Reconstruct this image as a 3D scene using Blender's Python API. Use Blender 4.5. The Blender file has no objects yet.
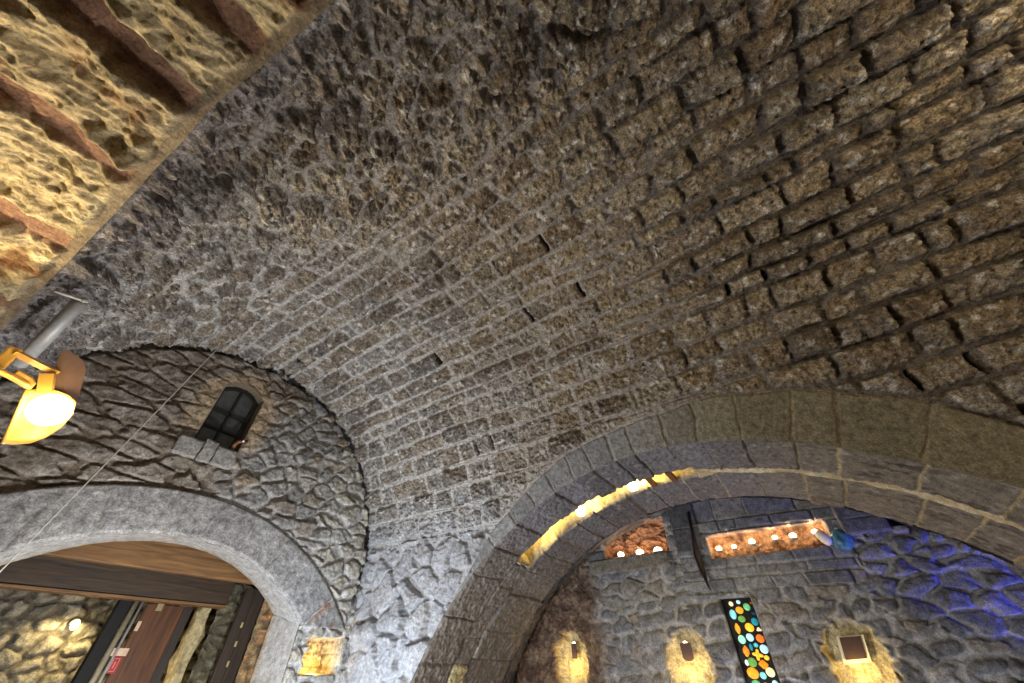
import bpy, bmesh, math, random
import numpy as np
from mathutils import Vector, Matrix

# ------------------------------------------------------------------ scene / camera
sc = bpy.context.scene
sc.view_settings.view_transform = 'Standard'
sc.view_settings.look = 'None'
sc.view_settings.exposure = 0.0
sc.view_settings.gamma = 1.0
sc.view_settings.use_curve_mapping = False
COL = sc.collection
F = 370.0
PITCH = math.radians(41.4)
YAW = math.radians(34.4)
cp, sp, cy, sy = math.cos(PITCH), math.sin(PITCH), math.cos(YAW), math.sin(YAW)
FW = np.array([cy*cp, sy*cp, sp]); RT = np.array([sy, -cy, 0.0]); UP = np.cross(RT, FW)
EYE = np.array([0.0, 0.0, 1.55])

cam_d = bpy.data.cameras.new('camera')
cam_d.sensor_width = 36.0; cam_d.sensor_fit = 'HORIZONTAL'
cam_d.lens = F/1024.0*36.0
cam_d.clip_start = 0.02; cam_d.clip_end = 200
cam = bpy.data.objects.new('camera', cam_d); COL.objects.link(cam)
M = Matrix(((RT[0], UP[0], -FW[0], EYE[0]), (RT[1], UP[1], -FW[1], EYE[1]), (RT[2], UP[2], -FW[2], EYE[2]), (0, 0, 0, 1)))
cam.matrix_world = M
sc.camera = cam


def ray(u, v):
    return RT*(u-512)/F + UP*(341.5-v)/F + FW


def on(u, v, ax, val):
    """the point of a vertical plane of the room (ax 0: x = val, ax 1: y = val) measured from the photo"""
    r = ray(u, v)
    return r*(val-EYE[ax])/r[ax] + EYE


def at(u, v, d):
    r = ray(u, v)
    return r/np.linalg.norm(r)*d + EYE


# ------------------------------------------------------------------ noise
def _h(ix, iy, iz, seed):
    h = (ix.astype(np.int64)*374761393 + iy.astype(np.int64)*668265263 + iz*2147483647 + seed*1274126177) & 0xffffffff
    h = ((h ^ (h >> 13))*1274126177) & 0xffffffff
    h = ((h ^ (h >> 16))*2246822519) & 0xffffffff
    return h ^ (h >> 15)


def rnd(ix, iy=0, seed=0):
    ix = np.asarray(ix); iy = np.broadcast_to(np.asarray(iy), ix.shape)
    return _h(ix, iy, np.int64(7), seed)/4294967295.0


_A = np.linspace(0, 2*np.pi, 64, endpoint=False)
_GX, _GY = np.cos(_A).astype(np.float32), np.sin(_A).astype(np.float32)


def perlin(x, y, seed=0):
    ix = np.floor(x).astype(np.int64); iy = np.floor(y).astype(np.int64)
    fx = (x-ix).astype(np.float32); fy = (y-iy).astype(np.float32)
    ux = fx*fx*fx*(fx*(fx*6-15)+10); uy = fy*fy*fy*(fy*(fy*6-15)+10)

    def g(dx, dy):
        k = _h(ix+dx, iy+dy, np.int64(3), seed) & 63
        return _GX[k]*(fx-dx) + _GY[k]*(fy-dy)
    a = g(0, 0); b = g(1, 0); c = g(0, 1); d = g(1, 1)
    return ((a+(b-a)*ux)*(1-uy) + (c+(d-c)*ux)*uy)*1.5


def fbm(x, y, o=4, seed=0, gain=0.5, ridged=False):
    t = 0; a = 1.0; s = 0
    for i in range(o):
        n = perlin(x, y, seed+i*17)
        if ridged:
            n = 1-2*np.abs(n)
        t = t + a*n; s += a; a *= gain
        x, y = x*1.9*0.8 - y*1.9*0.6 + 3.7, x*1.9*0.6 + y*1.9*0.8 + 1.3
    return t/s


def ss(a, b, x):
    t = np.clip((x-a)/(b-a), 0, 1)
    return t*t*(3-2*t)


# ------------------------------------------------------------------ masonry patterns: edge distance, id, offsets from the stone's middle
def coursed(u, v, vb, L=0.45, seed=1, warp=0.05, r=0.05):
    vw = v + warp*perlin(u*0.55, v*0.7, seed) + warp*0.5*perlin(u*2.1, v*2.1, seed+1)
    c = np.searchsorted(vb, vw)-1
    c = np.clip(c, 0, len(vb)-2)
    lo = vb[c]; hi = vb[c+1]
    Lc = L*(0.75+0.5*rnd(c, 0, seed+2))
    uw = u + 0.03*perlin(u*3, v*4, seed+3)
    t = uw/Lc + rnd(c, 1, seed+2)*7
    k = np.floor(t).astype(np.int64)

    def J(kk):
        return kk + 0.62*(rnd(c, kk, seed+4)-0.5)
    k = np.where(t < J(k), k-1, k)
    k = np.where(t >= J(k+1), k+1, k)
    l = (t-J(k))*Lc; rr = (J(k+1)-t)*Lc
    dx = np.minimum(l, rr); dy = np.minimum(vw-lo, hi-vw)
    ri = r
    d = np.where((dx < ri) & (dy < ri), ri-np.hypot(ri-dx, ri-dy), np.minimum(dx, dy))
    sid = c*1009 + k
    return d, sid, (l-rr)/2, (vw-(lo+hi)/2), dx, dy


def voronoi(u, v, su, sv, seed=1, jit=0.8, warp=0.15):
    x = u/su + warp*perlin(u/su*1.3, v/sv*1.3, seed+50); y = v/sv + warp*perlin(u/su*1.3+9, v/sv*1.3, seed+51)
    row = np.floor(y).astype(np.int64)
    ix = np.floor(x).astype(np.int64)
    best = np.full(x.shape, 1e9); bx = np.zeros_like(x); by = np.zeros_like(x); bid = np.zeros(x.shape, np.int64)
    pts = []
    for dy in (-2, -1, 0, 1, 2):
        for dx in (-2, -1, 0, 1, 2):
            cx = ix+dx; cyy = row+dy
            px = cx+0.5+jit*(rnd(cx, cyy, seed)-0.5)+0.5*(cyy & 1)-0.25; py = cyy+0.5+jit*0.8*(rnd(cx, cyy, seed+1)-0.5)
            ddx = px-x; ddy = py-y
            d = ddx*ddx+ddy*ddy
            pts.append((ddx, ddy))
            m = d < best
            best = np.where(m, d, best); bx = np.where(m, ddx, bx); by = np.where(m, ddy, by); bid = np.where(m, cx*7919+cyy*104729, bid)
    e = np.full(x.shape, 1e9)
    for ddx, ddy in pts:
        ex = ddx-bx; ey = ddy-by
        n = np.hypot(ex, ey)
        q = np.where(n > 1e-6, (((ddx+bx)/2)*ex + ((ddy+by)/2)*ey)/np.maximum(n, 1e-6), 1e9)
        # soft minimum rounds the corners off
        e = np.minimum(e, q)
    sc_ = math.sqrt(su*sv)
    return e*sc_, bid, -bx*su, -by*sv


def lin(c):
    c = np.asarray(c, float)/255.0
    return np.where(c <= 0.04045, c/12.92, ((c+0.055)/1.055)**2.4)


def mix(a, b, t):
    t = np.asarray(t)[..., None]
    return a*(1-t)+b*t


# ------------------------------------------------------------------ grids into meshes
def grid_mesh(name, P, keep, color, mat, kind='structure', label=None, con=None):
    n, m = P.shape[:2]
    idx = np.arange(n*m).reshape(n, m)
    q = np.stack([idx[:-1, :-1], idx[1:, :-1], idx[1:, 1:], idx[:-1, 1:]], -1).reshape(-1, 4)
    if keep is not None:
        kf = keep[:-1, :-1] & keep[1:, :-1] & keep[1:, 1:] & keep[:-1, 1:]
        q = q[kf.reshape(-1)]
    used = np.unique(q)
    remap = np.full(n*m, -1, np.int64); remap[used] = np.arange(len(used))
    q = remap[q]
    V = P.reshape(-1, 3)[used].astype(np.float32)
    C = np.clip(color.reshape(-1, 3)[used], 0, 1).astype(np.float32)
    me = bpy.data.meshes.new(name)
    me.vertices.add(len(V)); me.vertices.foreach_set('co', V.ravel())
    me.loops.add(q.size); me.loops.foreach_set('vertex_index', q.ravel().astype(np.int32))
    me.polygons.add(len(q)); me.polygons.foreach_set('loop_start', (np.arange(len(q))*4).astype(np.int32))
    me.polygons.foreach_set('use_smooth', np.ones(len(q), bool))
    me.update(calc_edges=True)
    at_ = me.color_attributes.new('col', 'FLOAT_COLOR', 'POINT')
    K = np.ones((len(C), 1), np.float32) if con is None else con.reshape(-1, 1)[used].astype(np.float32)   # how mottled the stone is
    at_.data.foreach_set('color', np.concatenate([C, K], 1).ravel())
    me.materials.append(mat)
    o = bpy.data.objects.new(name, me); COL.objects.link(o)
    if kind:
        o['kind'] = kind
    if label:
        o['label'] = label
    return o


def snap(a, b, g, h, n=3):
    """move grid parameters lying within a cell of the curve g = 0 onto it; returns parameters and the kept mask"""
    w = np.abs(g(a, b)) < 0.8*h
    for _ in range(n):
        aa, bb = a[w], b[w]
        e = 1e-4
        v = g(aa, bb); ga = (g(aa+e, bb)-v)/e; gb = (g(aa, bb+e)-v)/e
        n2 = np.maximum(ga*ga+gb*gb, 1e-6)
        a[w] = aa-v*ga/n2; b[w] = bb-v*gb/n2
    return a, b, g(a, b) > -1e-3


# ------------------------------------------------------------------ materials
def node_mat(name):
    m = bpy.data.materials.new(name); m.use_nodes = True
    nt = m.node_tree
    return m, nt, nt.nodes['Principled BSDF']


def mat_stone(name, s1=14.0, s2=70.0, bump=0.6, dist=0.02, rough=0.85, lo=0.55, hi=1.4, lo2=0.6, hi2=1.4):
    m, nt, p = node_mat(name)
    N, Lk = nt.nodes, nt.links
    a = N.new('ShaderNodeAttribute'); a.attribute_name = 'col'
    tc = N.new('ShaderNodeTexCoord')
    n1 = N.new('ShaderNodeTexNoise'); n1.inputs['Scale'].default_value = s1; n1.inputs['Detail'].default_value = 8; n1.inputs['Roughness'].default_value = 0.7
    n2 = N.new('ShaderNodeTexNoise'); n2.inputs['Scale'].default_value = s2; n2.inputs['Detail'].default_value = 5; n2.inputs['Roughness'].default_value = 0.65
    Lk.new(tc.outputs['Object'], n1.inputs['Vector']); Lk.new(tc.outputs['Object'], n2.inputs['Vector'])
    r = N.new('ShaderNodeMapRange'); r.inputs['From Min'].default_value = 0.32; r.inputs['From Max'].default_value = 0.68
    r.inputs['To Min'].default_value = lo; r.inputs['To Max'].default_value = hi
    Lk.new(n1.outputs['Fac'], r.inputs['Value'])
    r2 = N.new('ShaderNodeMapRange'); r2.inputs['From Min'].default_value = 0.3; r2.inputs['From Max'].default_value = 0.7
    r2.inputs['To Min'].default_value = lo2; r2.inputs['To Max'].default_value = hi2
    Lk.new(n2.outputs['Fac'], r2.inputs['Value'])
    mu = N.new('ShaderNodeMath'); mu.operation = 'MULTIPLY'
    Lk.new(r.outputs[0], mu.inputs[0]); Lk.new(r2.outputs[0], mu.inputs[1])
    mx = N.new('ShaderNodeMix'); mx.data_type = 'FLOAT'; mx.inputs[2].default_value = 1.0
    Lk.new(a.outputs['Alpha'], mx.inputs[0]); Lk.new(mu.outputs[0], mx.inputs[3])
    vm = N.new('ShaderNodeVectorMath'); vm.operation = 'SCALE'
    Lk.new(a.outputs['Color'], vm.inputs[0]); Lk.new(mx.outputs[0], vm.inputs['Scale'])
    Lk.new(vm.outputs[0], p.inputs['Base Color'])
    ad = N.new('ShaderNodeMath'); ad.operation = 'MULTIPLY_ADD'; ad.inputs[1].default_value = 0.35
    Lk.new(n2.outputs['Fac'], ad.inputs[0]); Lk.new(n1.outputs['Fac'], ad.inputs[2])
    b = N.new('ShaderNodeBump'); b.inputs['Strength'].default_value = bump; b.inputs['Distance'].default_value = dist
    Lk.new(ad.outputs[0], b.inputs['Height']); Lk.new(b.outputs[0], p.inputs['Normal'])
    p.inputs['Roughness'].default_value = rough
    p.inputs['Specular IOR Level'].default_value = 0.25
    return m


def mat_plain(name, col, rough=0.5, metal=0.0, bump=0.0, var=0.15, scale=25):
    m, nt, p = node_mat(name)
    N, Lk = nt.nodes, nt.links
    n = N.new('ShaderNodeTexNoise'); n.inputs['Scale'].default_value = scale; n.inputs['Detail'].default_value = 5
    tc = N.new('ShaderNodeTexCoord'); Lk.new(tc.outputs['Object'], n.inputs['Vector'])
    r = N.new('ShaderNodeMapRange'); r.inputs['From Min'].default_value = 0.3; r.inputs['From Max'].default_value = 0.7
    r.inputs['To Min'].default_value = 1-var; r.inputs['To Max'].default_value = 1+var
    Lk.new(n.outputs['Fac'], r.inputs['Value'])
    vm = N.new('ShaderNodeVectorMath'); vm.operation = 'SCALE'
    vm.inputs[0].default_value = tuple(lin(col)); Lk.new(r.outputs[0], vm.inputs['Scale'])
    Lk.new(vm.outputs[0], p.inputs['Base Color'])
    if bump:
        b = N.new('ShaderNodeBump'); b.inputs['Strength'].default_value = bump; b.inputs['Distance'].default_value = 0.01
        Lk.new(n.outputs['Fac'], b.inputs['Height']); Lk.new(b.outputs[0], p.inputs['Normal'])
    p.inputs['Roughness'].default_value = rough; p.inputs['Metallic'].default_value = metal
    return m


def mat_wood(name, c1, c2, axis=0, rough=0.6):
    m, nt, p = node_mat(name)
    N, Lk = nt.nodes, nt.links
    tc = N.new('ShaderNodeTexCoord'); mp = N.new('ShaderNodeMapping')
    s = [14, 14, 14]; s[axis] = 1.1
    mp.inputs['Scale'].default_value = s
    Lk.new(tc.outputs['Object'], mp.inputs['Vector'])
    n = N.new('ShaderNodeTexNoise'); n.inputs['Scale'].default_value = 1.6; n.inputs['Detail'].default_value = 8; n.inputs['Distortion'].default_value = 1.2
    Lk.new(mp.outputs[0], n.inputs['Vector'])
    cr = N.new('ShaderNodeValToRGB')
    cr.color_ramp.elements[0].position = 0.3; cr.color_ramp.elements[0].color = (*lin(c1), 1)
    cr.color_ramp.elements[1].position = 0.7; cr.color_ramp.elements[1].color = (*lin(c2), 1)
    Lk.new(n.outputs['Fac'], cr.inputs['Fac']); Lk.new(cr.outputs[0], p.inputs['Base Color'])
    b = N.new('ShaderNodeBump'); b.inputs['Strength'].default_value = 0.35; b.inputs['Distance'].default_value = 0.01
    Lk.new(n.outputs['Fac'], b.inputs['Height']); Lk.new(b.outputs[0], p.inputs['Normal'])
    p.inputs['Roughness'].default_value = rough
    return m


def mat_emit(name, col, strength, base=(255, 255, 255)):
    m, nt, p = node_mat(name)
    p.inputs['Base Color'].default_value = (*lin(base), 1)
    p.inputs['Emission Color'].default_value = (*col, 1)
    p.inputs['Emission Strength'].default_value = strength
    p.inputs['Roughness'].default_value = 0.15
    return m


def mat_glass_piece(name, col, strength):
    """backlit coloured glass: brighter where the glass is clearer"""
    m, nt, p = node_mat(name)
    N, Lk = nt.nodes, nt.links
    tc = N.new('ShaderNodeTexCoord'); n = N.new('ShaderNodeTexNoise'); n.inputs['Scale'].default_value = 22; n.inputs['Detail'].default_value = 3
    Lk.new(tc.outputs['Object'], n.inputs['Vector'])
    r = N.new('ShaderNodeMapRange'); r.inputs['From Min'].default_value = 0.35; r.inputs['From Max'].default_value = 0.7
    r.inputs['To Min'].default_value = 0.55*strength; r.inputs['To Max'].default_value = 1.15*strength
    Lk.new(n.outputs['Fac'], r.inputs['Value'])
    p.inputs['Base Color'].default_value = (*lin(col), 1)
    p.inputs['Emission Color'].default_value = (*lin(col), 1)
    Lk.new(r.outputs[0], p.inputs['Emission Strength'])
    p.inputs['Roughness'].default_value = 0.12
    return m


ST = mat_stone('vault_stone', s1=18, s2=75, bump=1.0, dist=0.035, lo=0.25, hi=1.9, lo2=0.30, hi2=1.85)
ST_SMOOTH = mat_stone('dressed_stone', s1=16, s2=110, bump=0.6, dist=0.015, lo=0.6, hi=1.4, lo2=0.5, hi2=1.5)
ST_WALL = mat_stone('wall_stone', s1=12, s2=60, bump=0.7, dist=0.022, lo=0.45, hi=1.55, lo2=0.5, hi2=1.5)
ST_YEL = mat_stone('sand_stone', s1=9, s2=55, bump=0.9, dist=0.035, lo=0.55, hi=1.4)
ST_OBJ = None

# ================================================================== THE SETTING
BX, BZ, BR = 1.897, 2.69, 2.574          # barrel vault axis and radius
YE = 6.0                                 # end wall
AY, AZ, AR = 1.03, -0.61, 4.09           # arch in the right-hand wall (prism along x)
XS0, XS1 = 5.13, 5.47                    # slot between the two rings of that arch
XB = 6.50                                # its back edge
XW = 7.10                                # wall behind it

zl_y = np.array([-4.5, -3.0, -1.5, -0.3, 0.89, 1.28, 1.71, 2.36, 3.25, 4.55, 5.1, 5.5, 5.8, 6.1])
zl_z = np.array([3.2, 3.7, 4.0, 4.08, 4.03, 3.97, 3.89, 3.82, 3.72, 3.56, 3.35, 3.05, 2.6, 2.0])


def zl(y):
    return np.interp(y, zl_y, zl_z) + 0.012*perlin(y*2.3, y*0+0.5, 91)


def ringw(y):
    return np.interp(y, [-2.2, -1.0, -0.2, 0.9, 2.3, 3.3, 4.0, 4.6], [0.50, 0.55, 0.48, 0.35, 0.31, 0.20, 0.02, -0.1])


# ring joints of the arch: one set of angles for the faces and the soffit
_rs = random.Random(5)
ring_ph = [-1.2]
while ring_ph[-1] < 1.5:
    y_ = AY+AR*math.sin(ring_ph[-1])
    ring_ph.append(ring_ph[-1] + (0.52 if y_ > 2.6 else 0.33 if y_ > 0 else 0.46)*_rs.uniform(0.7, 1.25)/AR)
ring_ph = np.array(ring_ph)
_rs = random.Random(8)
ring2_ph = [-1.2]
while ring2_ph[-1] < 1.5:
    ring2_ph.append(ring2_ph[-1] + 0.46*_rs.uniform(0.65, 1.3)/AR)
ring2_ph = np.array(ring2_ph)


def ring_joint(ph, arr):
    k = np.clip(np.searchsorted(arr, ph)-1, 0, len(arr)-2)
    return np.minimum(ph-arr[k], arr[k+1]-ph)*AR, k


# ---------------------------------------------------------------- barrel vault
def build_vault():
    h = 0.008
    s = np.arange(-4.25, 5.7, h); y = np.arange(-3.9, YE+0.02, h)
    A, B = np.meshgrid(s, y, indexing='ij')

    def base(a, b):
        th = np.clip(a/BR, -math.pi/2, math.pi/2)
        ex = a-th*BR
        return BX+BR*np.sin(th), b, BZ+BR*np.cos(th)-np.abs(ex), np.sin(th), np.cos(th)

    def g(a, b):
        x, yy, z, _, _ = base(a, b)
        gr = np.hypot(yy-AY, z-AZ)-AR
        gr = np.where(a > 0, gr, 9.0)
        gl = np.where(a < -1.0, z-zl(yy), 9.0)
        return np.minimum(gr, gl)
    A, B, keep = snap(A, B, g, h)
    X, Y, Z, nx, nz = base(A, B)
    # courses
    vb = [-4.6]
    r_ = random.Random(3)
    while vb[-1] < 6.2:
        vb.append(vb[-1]+0.262*r_.uniform(0.68, 1.25))
    vb = np.array(vb)
    left = ss(-0.6, -1.6, A)            # irregular rubble towards the left springing
    d, sid, lu, lv, dx, dy = coursed(B, A, vb, L=0.46, seed=11, warp=0.05)
    d2, sid2, lu2, lv2 = voronoi(B, A, 0.33, 0.24, seed=31, jit=0.9)
    d5, sid5, lu5, lv5 = voronoi(B, A, 0.42, 0.38, seed=35, jit=0.85, warp=0.2)
    lowm = A > 2
    d2 = np.where(lowm, d5, d2); sid2 = np.where(lowm, sid5+30000, sid2); lu2 = np.where(lowm, lu5*0.7, lu2); lv2 = np.where(lowm, lv5*0.7, lv2)
    low = ss(3.55, 3.95, A)*ss(2.4, 3.2, B)      # broken rubble low down by the corner
    useV = (np.maximum(left, low*0.9) + 0.35*perlin(A*1.2, B*1.2, 5)) > 0.5
    d = np.where(useV, d2, d); sid = np.where(useV, sid2+500000, sid); lu = np.where(useV, lu2, lu); lv = np.where(useV, lv2, lv)
    dx = np.where(useV, 1.0, dx)
    # voussoir ring
    rho = np.hypot(Y-AY, Z-AZ)-AR
    ph = np.arctan2(Y-AY, Z-AZ)
    w = ringw(Y)+0.03*perlin(Y*2.5, Z*0+.3, 77)
    inring = (A > 0) & (rho < w)
    dj, k = ring_joint(ph + 0.006*perlin(Y*5, Z*5, 8), ring_ph)
    dr = np.minimum(dj, w-rho)
    d = np.where(inring, dr, np.where(A > 0, np.minimum(d, rho-w), d))
    sid = np.where(inring, k+900000, sid)
    lu = np.where(inring, 0, lu); lv = np.where(inring, 0, lv)
    q1 = rnd(sid, 1, 1); q2 = rnd(sid, 2, 1); q3 = rnd(sid, 3, 1); q4 = rnd(sid, 4, 1)
    n1 = fbm(A*5, B*5, 4, 20); n2 = fbm(A*17, B*17, 4, 40); n3 = fbm(A*2.0, B*1.3, 3, 60); n4 = fbm(A*8, B*7, 4, 55, ridged=True)
    # mortar half-width, smeared wide in places
    smear = ss(-0.1, 0.45, n3 + 0.25*ss(2.0, 3.6, A))
    mw = 0.010+0.014*smear+0.012*n1
    mw = np.where(inring, 0.007+0.004*n1, mw)
    dd = d-mw+np.where(inring, 0.004, 0.016)*n2+np.where(inring, 0, 0.022)*n1
    bev = np.where(inring, 0.018, 0.03)
    m = ss(0, bev, dd)
    crown = np.sqrt(np.clip(dd, 0, 0.12)/0.12)
    far = ss(1.2, -1.0, B)
    relief = 0.016+0.085*q1**1.4*(1-0.35*smear)+far*(0.022+0.03*q4)
    calm = 1-0.75*low
    n1v, n2v = n1*calm, n2*calm
    hh = m*(relief*(0.45+0.55*crown) + (q2-.5)*0.20*np.clip(lu, -.25, .25) + (q3-.5)*0.30*np.clip(lv, -.15, .15))
    hh += m*(0.034*n1v + 0.030*n2v - 0.028*np.clip(n4, 0, 1)*calm) + (1-m)*(0.010*n1+0.012*n2 + 0.016*smear)
    # streaky trowelled mortar lines along the courses
    hh += (1-m)*0.010*perlin(B*2.5, A*50, 81)*(~useV)
    hh -= (1-m)*(far*0.012+low*0.035)
    hh += (1-m)*0.012*np.clip(perlin(B*5, A*14, 83)-0.15, 0, 1)
    hh -= m*calm*0.016*ss(0.25, 0.55, fbm(A*24, B*20, 3, 84))
    # deep open joints at the ends of some stones
    deep = ss(0.05, 0.0, dx-0.012)*(rnd(sid, 9, 4) > 0.975)*ss(0.02, 0.05, dy)*(~useV)
    hh -= 0.055*deep*(~inring)
    # rougher towards the left springing
    hh += left*(0.055*fbm(A*3.2, B*3.2, 5, 140, gain=0.6)+0.03*m*n2)
    ring_h = 0.02+0.012*(q1-.5)+0.006*n2+0.008*n1 - 0.022*(1-m)
    hh = np.where(inring, ring_h, hh*1.35)
    edge = np.clip(g(A, B)/0.05, 0, 1)
    hh = hh*edge + (1-edge)*0.012
    # ragged end against the end wall: keep flush
    # putlog holes
    hole = ss(0.0, 0.02, np.minimum(0.085-np.abs(A-3.66), 0.075-np.abs(B+1.97))+0.02*n1)
    hh = hh*(1-hole)-0.22*hole
    P = np.stack([X-nx*hh, Y, Z-nz*hh], -1)
    # colours
    brown = lin((122, 104, 82)); tan = lin((150, 136, 112)); grey = lin((146, 142, 136)); dark = lin((88, 80, 72)); blue = lin((128, 132, 140)); pale = lin((200, 196, 188))
    warmth = np.clip(0.55 + 0.5*ss(3.8, 0.5, B) - 0.5*ss(2.2, 4.2, A) + 0.3*n3, 0, 1)
    c = mix(mix(grey, blue, q3*0.6), mix(brown, tan, q4), np.clip(warmth+(q2-.5)*0.4, 0, 1))
    c = mix(c, dark, ss(0.62, 1.0, q1)*0.6)
    c = mix(c, pale, ss(0.12, 0.4, fbm(A*9, B*9, 4, 222))*0.6)
    c = mix(c, dark*0.7, ss(0.1, 0.4, fbm(A*11, B*8, 4, 223))*0.5)
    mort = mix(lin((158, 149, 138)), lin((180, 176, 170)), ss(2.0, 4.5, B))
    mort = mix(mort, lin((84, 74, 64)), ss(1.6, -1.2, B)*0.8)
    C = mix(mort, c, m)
    C = np.where(deep[..., None] > 0.5, lin((60, 54, 50)), C)  # shadow inside the open joints put into the colour
    white = ss(2.9, 4.0, A)*ss(2.2, 4.2, B)        # limewashed low corner
    C = mix(C, lin((176, 178, 182)), np.clip(white*(0.7+0.5*n1), 0, 0.85))
    rc = mix(lin((124, 116, 94)), lin((136, 134, 132)), ss(-0.3, 1.8, Y))
    rc = rc*(0.85+0.3*q2)[..., None]
    rc = mix(rc, mix(lin((150, 136, 112)), lin((158, 154, 148)), ss(-0.3, 1.8, Y)), (1-m)*0.7)
    C = np.where(inring[..., None], rc, C)
    # unlit dark by the left arch, painted into the stone colour
    C = mix(C, lin((96, 92, 96)), ss(-2.1, -3.0, A)*0.6)
    con = np.where(inring, 0.6, 1-0.55*np.clip(white*1.2, 0, 1)-0.25*(1-m))
    return grid_mesh('ceiling', P, keep, C, ST, con=con, label='rough stone barrel vault in courses with pale mortar joints')


build_vault()


# ---------------------------------------------------------------- end wall with lunette and arch
EX, EZ, ER = 1.834, 0.229, 2.491
OX, OZ, OR_ = 1.80, -0.01, 3.215
WX0, WX1, WZ0, WZ1 = 1.34, 1.89, 3.80, 4.66      # small window
NX0, NX1, NZ0, NZ1 = 3.80, 4.36, 1.47, 1.88      # glowing niche


def open_g(x, z):
    gc = np.hypot(x-EX, z-EZ)-ER
    gj = np.abs(x-EX)-1.76
    return np.where(z > 2.0, gc, np.where(gj > 0.0, gj, np.maximum(gj, -0.5)))


def win_g(x, z):
    xm = (WX0+WX1)/2; hw = (WX1-WX0)/2
    top = WZ1+0.13*(1-((x-xm)/hw)**2)
    return np.maximum(np.maximum(np.abs(x-xm)-hw, WZ0-z), z-top)


def build_end():
    h = 0.0105
    a = np.arange(-1.0, 4.62, h); b = np.arange(1.1, 5.32, h)
    A, B = np.meshgrid(a, b, indexing='ij')

    def g(x, z):
        return np.minimum(open_g(x, z), win_g(x, z))
    A, B, keep = snap(A, B, g, h)
    edge = np.clip(g(A, B), 0, 1)
    ins = BR-np.hypot(A-BX, B-BZ)
    keep &= (B < BZ) | (ins > -0.08)
    n1 = fbm(A*5, B*5, 4, 320); n2 = fbm(A*17, B*17, 4, 340); n3 = fbm(A*1.5, B*1.5, 3, 360)
    # worn left / centre against crisp rubble on the right
    crisp = ss(-0.15, 0.35, (A-1.95) + 0.30*(4.0-B) + 0.25*n3)
    d1, i1, lu1, lv1 = voronoi(A, B, 0.33, 0.20, seed=403, jit=0.9, warp=0.3)
    d2, i2, lu2, lv2 = voronoi(A, B, 0.62, 0.17, seed=402, jit=0.8, warp=0.25)
    big = A < 1.5+0.15*n3
    # a row of slabs lies on the arch ring
    rho = np.hypot(A-OX, B-OZ)-OR_
    phi = np.arctan2(A-OX, B-OZ)
    d = np.where(big, d2, d1); sid = np.where(big, i2, i1+77777); lu = np.where(big, lu2, lu1); lv = np.where(big, lv2, lv1)
    # arch ring
    ring = (rho < 0) & (B > 1.98)
    pj = np.array([-1.25, -1.02, -0.86, -0.70, -0.52, -0.33, -0.12, 0.06, 0.24, 0.42, 0.58, 0.80, 1.25])
    pe = np.arctan2(A-EX, B-EZ) + 0.012*perlin(A*4, B*4, 9)
    k = np.clip(np.searchsorted(pj, pe)-1, 0, len(pj)-2)
    dj = np.minimum(pe-pj[k], pj[k+1]-pe)*2.8
    d = np.where(ring, np.minimum(dj, -rho), np.where(B > 1.98, np.minimum(d, np.maximum(rho, 0)), d))
    sid = np.where(ring, k+300000, sid); lu = np.where(ring, 0, lu); lv = np.where(ring, 0, lv)
    q1, q2, q3, q4 = (rnd(sid, j, 21) for j in (1, 2, 3, 4))
    mw = np.where(ring, 0.005, 0.020+0.018*n1)
    dd = d-mw+0.008*n2
    m = ss(0, np.where(ring, 0.014, 0.022), dd)
    crown = np.sqrt(np.clip(dd, 0, 0.045)/0.045)
    rel = m*((0.03+0.06*q1)*(0.78+0.22*crown)+(q2-.5)*0.12*lu+(q3-.5)*0.10*lv) + m*0.020*n2+0.016*n1
    worn = 0.45*m*(0.05+0.07*(q1-.5)) + 0.035*fbm(A*1.8, B*2.6, 4, 380) + 0.016*n2 + 0.020*n1 - 0.02*(1-m)
    hh = worn*(1-crisp)+rel*crisp
    rh = 0.055+0.010*n1+0.008*n2-0.014*(1-m)
    hh = np.where(ring, rh*ss(0, 0.02, -rho)+0.02*(1-ss(0, 0.02, -rho)), hh)
    # right-hand pier: rough blocks below the ring
    # plaster dressing round the window
    wg = win_g(A, B)
    pl = ss(0.30, 0.14, wg + 0.08*n3)*ss(3.85, 4.0, B)
    hh = hh*(1-0.7*pl)+pl*(0.012+0.02*n1+0.012*n2)
    # falls away behind the end of the vault
    hh -= 0.20*ss(0.10, 0.03, ins+0.02*n1)*ss(BZ-0.6, BZ, B)*(0.35+0.65*ss(1.2, 2.2, A))
    # glowing niche, cut into the pier
    nm = ss(0.0, 0.03, np.minimum(np.minimum(A-NX0, NX1-A)+0.02*n1, np.minimum(B-NZ0, NZ1-B+0.03*n1)))
    hh = hh*(1-nm) - 0.30*nm + nm*(0.05*n1+0.04*n2)
    e2 = np.clip(edge/0.03, 0, 1)
    hh = hh*e2+(1-e2)*0.02
    P = np.stack([A, YE-hh, B], -1)
    gr = lin((140, 138, 134)); br = lin((142, 124, 100)); dk = lin((98, 94, 90)); pale = lin((176, 172, 166))
    c = mix(mix(gr, dk, q1*0.6), br, ss(0.55, 0.9, q3)*0.7)
    c = mix(c, pale, ss(0.7, 1.0, q4)*0.6)
    worn_c = mix(lin((120, 110, 98)), lin((158, 150, 140)), ss(-0.3, 0.4, n1+n3))
    c = mix(worn_c, c, crisp)
    mort = mix(lin((122, 110, 96)), lin((158, 154, 148)), crisp)
    C = mix(mort, c, m)
    C = mix(C, lin((168, 148, 120)), pl*0.8)
    rc = mix(lin((136, 134, 132)), lin((150, 148, 145)), q2)
    rc = mix(rc, lin((126, 124, 120)), ss(0.76, 0.8, pe)*0.6)
    rc = mix(rc, lin((172, 168, 160)), (1-m)*0.5)
    C = np.where(ring[..., None], rc, C)
    low = (B < 1.98) | ((rho > 0) & (A > 3.45))
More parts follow.
